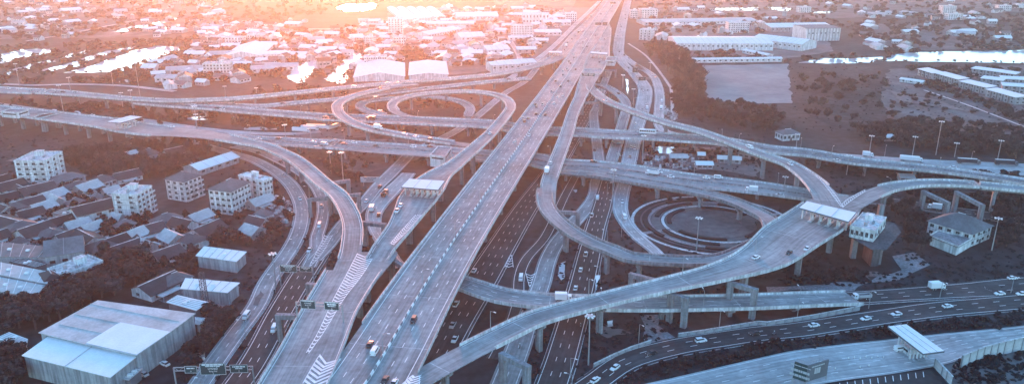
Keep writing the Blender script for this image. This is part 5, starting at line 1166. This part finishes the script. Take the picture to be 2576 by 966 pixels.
put('LB2', '6: 972,492 6: 873,600', 'cc', 'kw'); put('LC', '6: 1010,550 6: 963,705 6: 915,665', 'tpl', 'kkw'); put('B2', '6: 1100,668 6: 1128,628 A: 2020,740', 'pcc', 'www')
put('B1left', 'E: 2060,660 E: 1640,610', 'cc', 'ww'); put('Srv', 'E: 650,485 E: 950,505 E: 1140,520 E: 520,470', 'vvcc', 'wwww')
RL = {'main': 'the wide highway', 'R8': 'the straight ramp right of the highway', 'Gd': 'the bright congested street', 'Ge': 'the outer street by the tall trees', 'Gc': 'the street under the long curved ramp', 'Ga': 'the slip lane between gores', 'Gb': 'the street beside the slip lane',
      'G1': 'the shaded street below the highway', 'X1': 'the broad cross bridge', 'R9': 'the ramp curving to the plaza', 'R10': 'the small hooked ramp', 'C': 'the right toll plaza ramp', 'X4': 'the low cross bridge', 'X4r': 'the dark street right of the low bridge', 'Rd1': 'the curving lower right street',
      'Rd2': 'the pale wide toll street', 'X3': 'the road before the woods', 'X1r': 'the street behind the big house', 'Lp1': 'the outer upper loop', 'X2': 'the upper cross viaduct', 'X0': 'the far arching road', 'X0b': 'the slim far road', 'LA': 'the leftmost street', 'LB': 'the street left of the chevrons',
      'LB1': 'the inner curving street', 'LB2': 'the street under the cross bridge', 'LC': 'the pale slip street', 'B2': 'the ramp below the centre canopy', 'B1left': 'the left elevated plaza', 'Srv': 'the left service street'}
grp = {}
for v in VEH: grp.setdefault((v[0], v[2], v[3]), []).append(v)
for (key, k, c), L_ in grp.items():
    byx = (max(v[1][0] for v in L_)-min(v[1][0] for v in L_)) > 1.4*(max(v[1][1] for v in L_)-min(v[1][1] for v in L_))
    L_.sort(key=lambda v: v[1][0] if byx else -v[1][1])
    for i, v in enumerate(L_):
        far_ = v[4].y > 560 and k in ('car', 'estate_car')
        if far_:
            if ('far', c) not in PROTO: PROTO[('far', c)] = far_car(c)
            o = link('car', PROTO[('far', c)])
        elif (k, c) not in PROTO: PROTO[(k, c)] = vehicle(k, c); o = PROTO[(k, c)]
        else: o = copy_tree(PROTO[(k, c)])
        o.location = v[4]; o.rotation_euler = (0, 0, v[5])
        lab = '%s %s on %s' % (c, NAMES[k][0] if not far_ else 'car', RL[key])
        if len(L_) > 1: lab += ', %s %s' % (ordn(i), 'from the left' if byx else 'nearest')
        tag(o, lab, NAMES[k][1], 'vehicles on '+RL[key])
# parked lorries in the yard, and cars in the village
for i, s in enumerate(('F: 1470,630', 'F: 1575,605', 'F: 1640,590', 'F: 1720,595', 'F: 1865,590')):
    p = at(px(s)[0], 1.2); p.z = .3
    if ('long_lorry', 'white') not in PROTO: PROTO[('long_lorry', 'white')] = vehicle('long_lorry', 'white'); o = PROTO[('long_lorry', 'white')]
    else: o = copy_tree(PROTO[('long_lorry', 'white')])
    o.location = p; o.rotation_euler = (0, 0, R(-12) if i < 4 else R(60)); tag(o, 'white long lorry parked in the yard by the upper viaduct, %s from the left' % ORD[i], 'lorry', 'lorries parked in the yard')
for i, (s, c) in enumerate((('6: 165,642', 'white'), ('6: 40,795', 'white'), ('6: 215,600', 'silver'), ('6: 222,575', 'white'), ('6: 310,695', 'black'), ('9: 985,900', 'silver'), ('9: 1130,830', 'white'), ('5: 210,905', 'black'), ('7: 1165,305', 'grey'))):
    p = at(px(s)[0], .7); p.z = ZS[0]+.02; o = copy_tree(PROTO[('car', c)]) if ('car', c) in PROTO else None
    if o is None: PROTO[('car', c)] = o = vehicle('car', c)
    o.location = p; o.rotation_euler = (0, 0, HRZ+random.choice((0, math.pi/2)))
    tag(o, c+' car parked '+['beside the curving street, upper', 'under trees by the village edge', 'beside the canopy block, lower', 'beside the canopy block, upper', 'by the inner street lamp', 'at the low awning', 'right of the big warehouse', 'between the left village roofs', 'in the muddy yard'][i], 'car')
# motorcycles with riders
def rider_pair(key, s, n):
    r = ROADS[key]; p = at(px(s)[0], .6); j = int(np.hypot(r.arr[:, 0]-p.x, r.arr[:, 1]-p.y).argmin()); t = r.t[j]; rz = math.atan2(t.y, t.x); z0 = ROADZ.get(key, .1)+.05
    m_ = thing('motorcycle', 'small motorcycle on '+n, 'motorcycle', (p.x, p.y, z0), rz)
    g = MB(); loft(g, [(-.75, .1, .55, .85, .08), (0, .16, .3, .8, .12), (.45, .12, .4, .95, .1), (.6, .05, .6, .9, .05)], 'car_grey'); g.build('body', m_)
    for x in (-.6, .62): g = MB(); g.tube((x, -.05, .3), (x, .05, .3), .3, .3, 'rubber', 12); g.build('wheel', m_)
    g = MB(); g.bar((.5, -.32, 1.02), (.5, .32, 1.02), .04, .04, 'steel_dark'); g.bar((.62, 0, .3), (.48, 0, 1.0), .06, .06, 'steel_dark'); g.build('handlebar', m_)
    me = bpy.data.meshes.new('person'); Vx = [((-.15, 0, .85), .17), ((-.1, 0, 1.15), .16), ((-.02, 0, 1.4), .17), ((.02, 0, 1.55), .07), ((.06, 0, 1.72), .13), ((.1, .17, .82), .1), ((.3, .2, .78), .08), ((.2, .2, .4), .06), ((.3, .2, .34), .05), ((.1, -.17, .82), .1), ((.3, -.2, .78), .08), ((.2, -.2, .4), .06), ((.3, -.2, .34), .05), ((-.02, .24, 1.36), .07), ((.2, .3, 1.1), .05), ((.46, .27, 1.06), .045), ((-.02, -.24, 1.36), .07), ((.2, -.3, 1.1), .05), ((.46, -.27, 1.06), .045)]
    E_ = [(0, 1), (1, 2), (2, 3), (3, 4), (0, 5), (5, 6), (6, 7), (7, 8), (0, 9), (9, 10), (10, 11), (11, 12), (2, 13), (13, 14), (14, 15), (2, 16), (16, 17), (17, 18)]
    me.from_pydata([a for a, b_ in Vx], E_, []); me.skin_vertices.new() if hasattr(me, 'skin_vertices') and not len(me.skin_vertices) and False else None
    o = bpy.data.objects.new('person', me); COL.objects.link(o); md = o.modifiers.new('skin', 'SKIN')
    if not me.skin_vertices: 
        bpy.context.view_layer.objects.active = o
    try:
        for i_, (a, b_) in enumerate(Vx): me.skin_vertices[0].data[i_].radius = (b_, b_)
        me.skin_vertices[0].data[0].use_root = True
    except Exception: pass
    sb = o.modifiers.new('sub', 'SUBSURF'); sb.levels = 1; sb.render_levels = 1; me.materials.append(MATS['wall_dark']); o.location = (p.x, p.y, z0); o.rotation_euler = (0, 0, rz)
    tag(o, 'person in dark clothes riding the motorcycle on '+n, 'person')
    g = MB(); g.box((.07, 0, 1.76), (.3, .27, .2), 'paint_white', taper=.6); h_ = g.build('helmet', o)
rider_pair('G1', 'b: 133,712', 'the street at the bottom, between ramp shadows'); rider_pair('Gc', 'b: 550,572', 'the three lane street'); rider_pair('Gb', '7: 500,607', 'the street right of the highway'); rider_pair('Rd1', 'c: 50,625', 'the curving lower right street')

# ---------------------------------------------------------------- toll canopies
def canopy(label, s, z, zb, booths=3, th=.7, roof='roof_white', cat='toll canopy', edge='wall_dark'):
    pts = P(s, z); c = sum(pts, Vector())/4; root = thing('toll_canopy', label, cat, (c.x, c.y, zb)); loc = [Vector((p.x-c.x, p.y-c.y, 0)) for p in pts]; H = z-zb
    g = MB(); g.prism([(p.x, p.y) for p in loc], H-th, H-.08, edge); g.build('fascia', root)
    g = MB(); g.prism([(p.x*.985, p.y*.985) for p in loc], H-.079, H, roof); g.build('roof', root)
    a = (loc[0]+loc[3])/2; b_ = (loc[1]+loc[2])/2; ax = (loc[3]-loc[0]).normalized(); me = None; rz = math.atan2(ax.y, ax.x)
    n = booths+1
    for k in range(n+1):
        q = a.lerp(b_, .06+.88*k/n)
        for sg in (-1, 1):
            e = q+ax*sg*min(3.5, (loc[3]-loc[0]).length*.3); g = MB(); g.box((e.x, e.y, (H-th)/2), (.5, .5, H-th), 'concrete_light'); g.build('column', root)
        if 0 < k < n or n < 2:
            g = MB(); g.box((q.x, q.y, 1.3), (2.6, 1.4, 2.3), 'wall_white', rz); g.box((q.x, q.y, 1.7), (2.2, 1.45, .8), 'glass_dark', rz); g.box((q.x, q.y, .1), (11, 1.9, .2), 'concrete_light', rz); g.build('booth', root)
    for t in (.33, .66):
        p0 = loc[0].lerp(loc[1], t); p1 = loc[3].lerp(loc[2], t); g = MB(); g.bar((p0.x, p0.y, H+.05), (p1.x, p1.y, H+.05), .2, .1, 'roof_grey'); g.build('roof_rib', root)
    return root
canopy('long pale toll canopy across the right plaza', '8: 242,645 8: 618,752 8: 675,682 8: 302,598', 21, 15.02, 4)
canopy('pale toll canopy across the left elevated plaza', 'E: 1282,605 E: 1440,618 E: 1712,545 E: 1565,530', 17, 11.02, 3)
canopy('white toll canopy left of the highway in the centre', 'C: 953,612 C: 1400,648 C: 1480,540 C: 1048,515', 21.5, 16.0, 5)
canopy('narrow toll roof on the straight ramp at the top', 'I: 1080,640 I: 1285,656 I: 1290,636 I: 1088,622', 19, 13.1, 3)
canopy('narrow toll roof over the far left lanes', 'I: 578,632 I: 738,638 I: 742,618 I: 585,614', 15, 9.2, 3)
canopy('slanting white toll canopy on the pale lower right street', 'c: 1075,757 c: 1222,738 c: 958,553 c: 830,568', 6.5, .2, 4)
for lb, s, z, zb in (('white administration box with a framed roof at the left end of the plaza', 'E: 10,490 E: 210,505 E: 345,465 E: 130,450', 15, 11.02), ('white framed gantry building over the cross bridge', 'C: 1300,240 C: 1480,262 C: 1560,140 C: 1400,132', 14.5, 7.6),
                     ('small white toll office beside the top toll roof', 'I: 1262,735 I: 1375,740 I: 1395,690 I: 1290,685', 15, 10)):
    pts = P(s, z); c = sum(pts, Vector())/4; root = thing('office_building', lb, 'building', (c.x, c.y, zb)); loc = [(p.x-c.x, p.y-c.y) for p in pts]; g = MB(); g.prism(loc, 0, z-zb, 'wall_white', 'concrete'); g.build('wall', root)
    for k in range(4):
        a, b_ = Vector((*loc[k], z-zb+.35)), Vector((*loc[(k+1) % 4], z-zb+.35)); g = MB(); g.bar(a, b_, .4, .7, 'wall_white'); g.build('roof_edge', root); m_ = (a+b_)/2; g = MB(); g.bar(a.lerp(b_, .12)*1.006+Vector((0, 0, -1.5)), a.lerp(b_, .88)*1.006+Vector((0, 0, -1.5)), .2, .9, 'glass_dark'); g.build('window', root)

# ---------------------------------------------------------------- sign gantries, lamp posts, billboard, mast, walls
TX = []
def text(body, size, loc, rot, m, parent, name='lettering'):
    if body[0] == '#':          # a line of print too small to read in the photograph: word-long strokes
        W = float(body[1:]); g = MB(); rr = random.Random(body+str(loc)); x = -W/2
        while x < W/2-.2:
            w = min(rr.uniform(.5, 1.6), W/2-x); g.box((x+w/2, 0, 0), (w-.14, size, .02), m); x += w
        o = g.build(name, parent); o.location = loc; o.rotation_euler = rot; return o
    cu = bpy.data.curves.new(name, 'FONT'); cu.body = body; cu.size = size; cu.align_x = 'CENTER'; cu.align_y = 'CENTER'; cu.extrude = .01; cu.materials.append(MATS[m]); cu.resolution_u = 2
    t_ = bpy.data.objects.new('t', cu); COL.objects.link(t_); TX.append((t_, name, parent, loc, rot))
def gantry(label, a, b_, zb, h, signs, posts=(0, 1)):
    A_, B_ = at(px(a)[0], zb), at(px(b_)[0], zb); d = B_-A_; Ln = d.length; rz = math.atan2(d.y, d.x); root = thing('sign_gantry', label, 'sign gantry', A_, rz)
    for k in posts: g = MB(); g.box((k*Ln, 0, h/2), (.4, .4, h), 'metal'); g.build('post', root)
    for zz in (h, h-1.3): g = MB(); g.bar((0, 0, zz), (Ln, 0, zz), .25, .25, 'metal'); g.build('beam', root)
    g = MB(); n = max(4, int(Ln/1.6))
    for k in range(n): g.bar((Ln*k/n, 0, h-1.3 if k % 2 else h), (Ln*(k+1)/n, 0, h if k % 2 else h-1.3), .1, .1, 'metal')
    g.build('bracing', root)
    for (x, w, hh, lines) in signs:
        g = MB(); g.box((x*Ln, -.35, h-.65), (w, .15, hh), 'sign_green'); s_ = g.build('sign_panel', root)
        g = MB()
        for (sx, sz, lx, lz) in ((w, .1, 0, hh/2-.12), (w, .1, 0, -hh/2+.12), (.1, hh-.2, -w/2+.1, 0), (.1, hh-.2, w/2-.1, 0)): g.box((x*Ln+lx, -.44, h-.65+lz), (sx-.1 if sz == .1 else sx, .02, sz), 'paint_white')
        g.build('border', s_)
        for q, (tx, sz, dz) in enumerate(lines): text(tx, sz, (x*Ln, -.45, h-.65+dz), (math.pi/2, 0, 0), 'paint_white', s_)
AR = '\u2193'
gantry('sign gantry with two green boards over the street left of the chevrons', 'a: 212,292 ', 'a: 440,300', .1, 9.2, [(.28, 7.6, 3.6, [('#6.4', .3, 1.35), ('#4.6', .25, .85), ('บางพลี', 1.1, .1), ('Bang Phli', .7, -.75), (AR+'      '+AR+'      '+AR, .8, -1.4)]), (.8, 5.6, 2.6, [('#3.8', .35, .7), ('#2.2', .22, .1), ('\u2197', .9, -.7)])])
gantry('sign gantry with two boards spanning the chevron ramp', 'a: 325,525', 'a: 640,545', 13.0, 7.4, [(.27, 5.6, 3.6, [('#4.9', .3, 1.4), ('บางพลี', 1.0, .55), ('Bang Phli', .65, -.3), (AR, 1.0, -1.15)]), (.78, 5.6, 3.4, [('#4.9', .3, 1.35), ('#3.6', .6, .6), ('#3.0', .3, -.15), (AR, 1.0, -1.1)])])
gantry('nearest sign gantry with three boards at the bottom left streets', '9: 1215,1010', '9: 1750,1000', .1, 9.0, [(.22, 4.2, 2.8, [('#2.8', .4, .5), (AR, .8, -.6)]), (.5, 8.6, 4.4, [('#7.2', .5, 1.7), ('#5', .3, 1.1), ('บางพลี', 1.2, .2), ('Bang Phli', .75, -.8), (AR, .8, -1.7)]), (.83, 6.0, 3.2, [('#4.4', .45, .8), ('#2.6', .3, .1), (AR, .8, -.8)])])
gantry('small sign gantry over the fork of the straight ramp', 'B: 550,200', 'B: 690,205', 13.5, 6.5, [(.3, 7, 3, [('#4.5', .4, .5), ('#3', .3, -.4)]), (.78, 7, 3, [('#4.5', .4, .5), ('#3', .3, -.4)])])
gantry('sign gantry with two boards over the far end of the highway', 'I: 1120,350', 'I: 1300,350', 13.1, 7.5, [(.3, 9, 4, [(AR+' '+AR, 1.6, 0)]), (.75, 7, 5, [(AR, 1.6, 0)])])
gantry('sign gantry over the bright congested street', 'B: 1225,265', 'B: 1400,262', .1, 8, [(.25, 7.5, 4, [(AR+' '+AR, 1.4, 0)])])
gantry('dark roadside board beside the bend of the congested street', 'B: 1160,165', 'B: 1215,170', .1, 9, [(.5, 6, 5.5, [(AR, 1.6, 0)])])
gantry('tiny sign gantry at the far top of the highway', 'I: 1310,90', 'I: 1390,90', 13.1, 8, [(.5, 10, 4, [(AR+' '+AR, 1.6, 0)])])
# pale notice board in the lawn
r_ = thing('notice_board', 'wide pale board with lines of writing on the lawn between ramps', 'notice board', at(px('C: 585,605')[0], 0)); 
g = MB(); g.box((0, 0, 4.2), (11.5, .25, 3.4), 'sign_pale'); g.build('board', r_)
for x in (-4, 4): g = MB(); g.box((x, .1, 1.3), (.3, .3, 2.6), 'metal'); g.build('post', r_)
for q, (t_, sz_) in enumerate((('#8', .45), ('#7', .3), ('#4.5', .5), ('#6', .3))): text(t_, sz_, (0, -.16, 5.4-q*.8), (math.pi/2, 0, 0), 'steel_dark', r_)
# billboard lower right
p0, p1, p2 = at(px('c: 175,955')[0], 0), at(px('c: 262,985')[0], 0), at(px('c: 405,940')[0], 0)
r_ = thing('billboard', 'two sided dark billboard with truss backs at the lower right edge', 'billboard', p1)
for q, (a, b_, m_) in enumerate(((p0-p1, Vector(), 'sign_green'), (Vector(), p2-p1, 'wall_dark'))):
    d = (b_-a); rz = math.atan2(d.y, d.x); c = (a+b_)/2; g = MB(); g.box((c.x, c.y, 5.2), (d.length, .3, 6.4), m_, rz); pn = g.build('panel', r_)
    nn = Vector((math.sin(rz), -math.cos(rz), 0))*.18
    for i_, (t_, sz) in enumerate(((('#7', .35), ('#6.5', .9), ('#7', .9)) if q == 0 else (('#6', .5), ('#3', 2.2)))): text(t_, sz, (c.x+nn.x, c.y+nn.y, 7.3-i_*1.9), (math.pi/2, 0, rz), 'sign_pale', pn)
    g = MB(); n = 7; back = -nn.normalized()*2.6
    for i_ in range(n):
        u = a.lerp(b_, i_/n)+Vector((0, 0, 8.3)); w_ = a.lerp(b_, (i_+1)/n)+Vector((0, 0, 8.3)); g.bar(u, u+back, .12, .12, 'metal'); g.bar(u, w_+back, .1, .1, 'metal'); g.bar(u+back, w_+back, .14, .14, 'metal'); g.bar(u+back, u+back-Vector((0, 0, 8.2)), .1, .1, 'metal')
    g.build('truss', r_)
for q in (p0-p1, Vector(), p2-p1): g = MB(); g.box((q.x, q.y, 1.0), (.4, .4, 2.1), 'metal'); g.build('post', r_)
# lattice mast
b0 = at(px('9: 1400,355')[0], 7); r_ = thing('lattice_mast', 'dark lattice mast behind the white flat roofed hall', 'mast', (b0.x, b0.y, 0)); Hm = 17
for i_ in range(4):
    a = (1 if i_ in (0, 1) else -1)*1.1, (1 if i_ in (1, 2) else -1)*1.1; g = MB(); g.bar((a[0], a[1], 0), (a[0]*.75, a[1]*.75, Hm), .2, .2, 'steel_dark'); g.build('leg', r_)
g = MB(); c4 = [(1.1, -1.1), (1.1, 1.1), (-1.1, 1.1), (-1.1, -1.1)]
for k in range(10):
    for i_ in range(4):
        a, b_ = c4[i_], c4[(i_+1) % 4]; s0, s1 = 1-.25*k/10, 1-.25*(k+1)/10; z0, z1 = Hm*k/10, Hm*(k+1)/10
        g.bar((a[0]*s0, a[1]*s0, z0), (b_[0]*s1, b_[1]*s1, z1), .12, .12, 'steel_dark'); g.bar((a[0]*s1, a[1]*s1, z1), (b_[0]*s1, b_[1]*s1, z1), .12, .12, 'steel_dark')
g.build('bracing', r_)
# lamp posts: tall masts with a ring of lamps, and street lamps
def mast(h):
    r_ = thing('lamp_mast', 'x', 'lamp post'); g = MB(); g.tube((0, 0, 0), (0, 0, h), .32, .14, 'metal', 7); g.build('pole', r_)
    g = MB(); g.tube((0, 0, h-.3), (0, 0, h-.1), 1.1, 1.1, 'metal', 10); g.build('lamp_ring', r_)
    for k in range(6): a = k*math.pi/3; g = MB(); g.box((math.cos(a)*1.45, math.sin(a)*1.45, h-.35), (.8, .55, .4), 'lamp_glass', a); g.build('lamp', r_)
    remember(r_); return r_
def lamp(h):
    r_ = thing('street_lamp', 'x', 'street lamp'); g = MB(); g.tube((0, 0, 0), (0, 0, h), .16, .09, 'metal', 6); g.build('pole', r_)
    g = MB(); g.tube((0, 0, h), (2.0, 0, h+.5), .08, .06, 'metal', 5); g.build('arm', r_); g = MB(); g.box((2.3, 0, h+.5), (1.0, .35, .18), 'lamp_glass'); g.build('lamp', r_); remember(r_); return r_
M0 = mast(20); first = True
ml = [('F: 1300,870', 19, 'below the upper cross viaduct at the left'), ('F: 225,610', 12, 'above the long left plaza'), ('C: 262,575', 20, 'beside the narrow left ramp'), ('C: 112,425', 13, 'on the lawn, left one'), ('a: 177,300', 16, 'left of the chevron deck'), ('7: 843,555', 16, 'on the broad cross bridge side'), ('7: 1065,312', 19, 'behind the coach'), ('7: 1472,965', 17, 'in the round garden'),
      ('b: 603,835', 20, 'right of the three lane street'), ('B: 1040,305', 14, 'left of the hooked ramp bend'), ('B: 1162,485', 14, 'between hooked ramp and congested street'), ('8: 220,208', 11, 'above the ramp curving to the plaza'), ('8: 772,232', 12, 'behind the first white lorry'), ('8: 1093,262', 14, 'before the woods, first'), ('8: 1270,252', 24, 'before the woods, tallest'), ('8: 1410,268', 10, 'before the woods, third'), ('8: 1735,282', 13, 'before the woods, right'),
      ('8: 1690,968', 17, 'right of the large hipped house'), ('8: 600,400', 13, 'left of the plaza fork'), ('E: 235,175', 22, 'at the far left street, first'), ('E: 850,248', 14, 'at the far left street, second'), ('E: 1362,182', 21, 'below the longest pond'), ('E: 1685,318', 32, 'below the longest pond, tallest'), ('E: 765,502', 24, 'left of the left toll canopy'), ('E: 1607,522', 21, 'behind the left toll canopy'), ('E: 1480,448', 14, 'beyond the left toll canopy, short'), ('E: 2368,692', 18, 'above the pond strip'),
      ('A: 712,660', 13, 'inside the low inner loop'), ('A: 655,480', 13, 'at the rim of the low inner loop'), ('I: 1795,900', 13, 'at the tall tree row'), ('F: 565,235', 11, 'by the far service street'), ('F: 940,215', 8, 'by the far road, short'), ('3: 915,670', 14, 'right of the top toll office'), ('8: 125,560', 12, 'under the ramp curving to the plaza')]
for i_, (s, h, w_) in enumerate(ml):
    o = M0 if i_ == 0 else copy_tree(M0); p = at(px(s)[0], 0); o.location = p; o.scale = (1, 1, h/20); tag(o, 'tall slender lamp mast '+w_, 'lamp post', 'tall lamp masts')
L0 = lamp(8); sl = []
def lamps(key, step, off, s0=10, s1=1e9):
    r = ROADS[key]; s = s0
    while s < min(r.L[-1], s1):
        q = pt(r, s, off, 0); j = min(len(r.t)-1, int(np.searchsorted(r.L, s))); n = r.n[j]
        if q.y < 1100: sl.append((q, math.atan2(-n.y*(1 if off > 0 else -1), -n.x*(1 if off > 0 else -1)), key))
        s += step
lamps('Rd1', 34, -8.2); lamps('X4', 40, 5.6, 70); lamps('C', 44, -4.6, 40, 210); lamps('LA', 40, 5.4); lamps('Gc', 44, 7.6); lamps('X1', 48, -9); lamps('X2', 60, 5, 100); lamps('R11', 60, 4.8, 40); lamps('Gd', 60, 8, 500); lamps('X3', 55, -10, 60)
lamps('main', 52, 0.0, 30, 800)
cn = {}
for i_, (q, a, key) in enumerate(sl):
    o = L0 if i_ == 0 else copy_tree(L0); cn[key] = cn.get(key, 0)+1; z = q.z if ROADS[key].elev else .1
    o.location = (q.x, q.y, z); o.rotation_euler = (0, 0, a); tag(o, 'slim single arm street lamp on %s, %s along it' % (RL.get(key, 'the ramp leaving the plaza'), ordn(cn[key]-1)), 'street lamp', 'single arm street lamps')
# walls at the lower right, built of panels
def panel_wall(label, s, h, name='noise_wall', m='concrete_light', step=4):
    pts = P(s, 0); root = thing(name, label, 'wall', pts[0]); o = pts[0]; me = None
    for a, b_ in zip(pts, pts[1:]):
        d = b_-a; n = max(1, round(d.length/step)); rz = math.atan2(d.y, d.x); st = d.length/n
        for k in range(n):
            c = a+d*((k+.5)/n)-o
            if me is None: g = MB(); g.box((0, 0, h/2), (1, .28, h), m); me = g.mesh('panel'); g = MB(); g.box((0, 0, h/2+.15), (.4, .5, h+.3), 'concrete'); mp = g.mesh('post')
            w = link('panel', me, root); w.location = (c.x, c.y, 0); w.rotation_euler = (0, 0, rz); w.scale = (st-.42, 1, 1)
            q = a+d*(k/n)-o; w = link('post', mp, root); w.location = (q.x, q.y, 0); w.rotation_euler = (0, 0, rz)
        g = MB(); m_ = (a+b_)/2-o; g.box((m_.x, m_.y, h+.42), (d.length, .55, .2), 'concrete_light', rz); g.build('coping', root)
    return root
panel_wall('tall pale concrete panel wall stepping up at the lower right edge', 'c: 1328,862 c: 1478,800 c: 1620,762 c: 1800,722', 5.2)
panel_wall('slanting pale concrete wall below the lower right toll canopy', 'c: 1150,850 c: 1200,905 c: 1265,975', 3.2)
panel_wall('white slatted fence along the top of the curving street', 'b: 640,855 b: 760,795 b: 900,735 b: 1035,690', 1.3, 'fence', 'wall_grey', 3)
panel_wall('dark rail fence between low bridge and curving street', 'b: 1220,650 b: 1400,625 b: 1765,565 c: 0,570 c: 300,525 c: 640,460', 1.6, 'fence', 'wall_grey', 4)
# round garden: concrete rings, beds and paths
gc = at(px('7: 1600,765')[0], 0)
def ring_path(r0, r1, z, m, nm, sq=1.0, a0=0, a1=360, c=None):
    c = c or gc; g = MB(); n = 72
    for k in range(n):
        t0, t1 = R(a0+(a1-a0)*k/n), R(a0+(a1-a0)*(k+1)/n); f = lambda r, t: (c.x+math.cos(t)*r, c.y+math.sin(t)*r*sq)
        poly = [f(r0, t0), f(r1, t0), f(r1, t1), f(r0, t1)]; g.prism(poly, 0, z, m, bottom=False)
    o = g.build(nm); struct(o); return o
sq = 1.0
w_ = (at(px('7: 1932,700')[0])-at(px('7: 1268,700')[0])).x/2; top = at(px('7: 1600,640')[0]).y; bot = at(px('7: 1560,905')[0]).y
gc = Vector((gc.x, (top+bot)/2, 0)); r_in = (top-bot)/2
for f, wd, m_ in ((1.0, 1.6, 'concrete_light'), (.55, .8, 'concrete_dark'), (1.28, 2.4, 'concrete'), (1.62, 1.6, 'concrete_light'), (.8, .5, 'concrete_dark'), (1.46, .8, 'concrete_dark')): ring_path(r_in*f, r_in*f+wd, .22+.01*f, m_, 'path')
ring_path(.1, r_in*.98, .12, 'grass_light', 'garden_lawn'); ring_path(r_in*1.08, r_in*1.27, .11, 'grass_light', 'garden_lawn')
g = MB()
for a in (20, 110, 200, 290): a = R(a); g.bar((gc.x+math.cos(a)*r_in, gc.y+math.sin(a)*r_in, .14), (gc.x+math.cos(a)*r_in*1.62, gc.y+math.sin(a)*r_in*1.62, .14), 2.6, .26, 'concrete')
struct(g.build('path'))
for q, (a, f_, nm_) in enumerate(((150, 1.34, 'outer left'), (60, 1.34, 'outer far'), (250, 1.34, 'outer near'), (330, 1.34, 'outer right'), (120, .86, 'inner far left'), (30, .86, 'inner far right'), (210, .86, 'inner near left'), (300, .86, 'inner near right'), (100, 1.12, 'middle far'), (200, 1.12, 'middle left'), (280, 1.12, 'middle near'), (10, 1.12, 'middle right'))):
    g = MB(); n = 10; a0, a1 = R(a), R(a+62); r0, r1 = r_in*f_, r_in*(f_+.09); g.prism([(gc.x+math.cos(a0+(a1-a0)*k/n)*r1, gc.y+math.sin(a0+(a1-a0)*k/n)*r1) for k in range(n+1)]+[(gc.x+math.cos(a1-(a1-a0)*k/n)*r0, gc.y+math.sin(a1-(a1-a0)*k/n)*r0) for k in range(n+1)], 0, .9, 'leaf_a')
    tag(g.build('hedge'), 'low curved dark hedge of the round garden, %s arc' % nm_, 'hedge')
# clutter in yards and along edges
g = MB(); rr = random.Random(3)
for s, n in (('7: 1080,250 7: 1450,250 7: 1450,370 7: 1080,340', 90), ('9: 1150,700 9: 1400,560 9: 1380,800 9: 1150,800', 90), ('5: 0,600 5: 900,560 5: 1100,900 5: 0,960', 220), ('6: 150,560 6: 300,600 6: 300,820 6: 150,800', 50), ('5: 950,250 5: 1400,250 5: 1500,330 5: 1000,330', 60), ('B: 1540,520 B: 1680,560 B: 1700,700 B: 1560,690', 50)):
    for (x, y) in scatter(s, n, .5, 2, 0, len(s), None):
        k = rr.random(); sz = (rr.uniform(.6, 3.5), rr.uniform(.5, 2.5), rr.uniform(.3, 2.0)); g.box((x, y, sz[2]/2), sz, rr.choice(('wall_white', 'wall_grey', 'roof_grey', 'concrete', 'wall_dark', 'roof_mid')), rr.uniform(0, 3.1), taper=rr.uniform(.6, 1))
o = g.build('clutter', None, True)
print('vehicles', len(VEH), 'objs', len(bpy.data.objects))

# lettering: letters become plain meshes
dg = bpy.context.evaluated_depsgraph_get()
ML = [bpy.data.meshes.new_from_object(t[0].evaluated_get(dg)) for t in TX]
for (t_, nm, pa, loc, rot), me in zip(TX, ML): bpy.data.objects.remove(t_); o = link(nm, me, pa); o.location = loc; o.rotation_euler = rot

g = MB(); pl_ = P('c: 440,985 c: 700,930 c: 1120,872 c: 1220,985', 0); g.face([(q.x, q.y, ZS[0]+.02) for q in pl_], 'asphalt_ground'); struct(g.build('car_park')); g = MB()
for k in range(12):
    a = P('c: %d,%d' % (500+k*52, 965-k*7), 0)[0]; b_ = P('c: %d,%d' % (480+k*52+25, 990-k*7+12), 0)[0]; a.z = b_.z = ZS[0]+.05; g.bar(a, b_, .25, .02, 'paint_white')
g.build('bay_marking', None, True)
cone = MB(); cone.box((0, 0, .03), (.5, .5, .06), 'rubber'); cone.tube((0, 0, .06), (0, 0, .9), .22, .05, 'paint_white', 8); cm = cone.mesh('traffic_cone')
for k, (x, y) in enumerate(((560, 800), (600, 795), (640, 802), (680, 790), (720, 797), (760, 786), (800, 792), (640, 860), (700, 850), (470, 870))):
    o = link('traffic_cone', cm); q = P('c: %d,%d' % (x, y), 0)[0]; o.location = (q.x, q.y, ZS[0]+.02); tag(o, 'small pale traffic cone on the wide toll street, %s of ten counted by row' % ORD[k], 'traffic cone', 'cones on the toll street')

for s in ('7: 1050,470 7: 1180,480 7: 1330,500 7: 1100,520', 'b: 650,560 b: 760,600 b: 900,620 b: 700,660', '7: 1040,330 7: 1200,350 7: 1500,370 7: 1250,380', 'c: 640,215 c: 760,200 c: 800,230 c: 660,250', 'F: 1500,700 F: 1800,690 F: 1850,720 F: 1600,725', '6: 560,330 6: 700,345 6: 800,380 6: 620,370', '8: 1700,560 8: 1900,590 8: 1800,620', '5: 30,300 5: 240,260 5: 420,300 5: 200,330', '4: 900,680 4: 1300,760 4: 1500,840 4: 1000,760', 'a: 10,430 a: 80,330 a: 100,360 a: 40,440', 'c: 1400,880 c: 1600,860 c: 1700,920 c: 1500,930'):
    patch('bare_earth', s, 'dirt', 3, 2.2)
for s in ('7: 1155,390 7: 1240,392 7: 1200,405', 'b: 730,540 b: 770,535 b: 775,580 b: 725,580', '7: 545,520 7: 580,515 7: 570,540', 'b: 655,230 b: 680,225 b: 660,330 b: 648,330', 'b: 400,150 b: 445,130 b: 440,190 b: 425,260 b: 402,230', 'B: 1075,185 B: 1110,200 B: 1108,360 B: 1090,360'):
    o = patch('water', s, 'water', 2, .5); o.name = 'puddle'
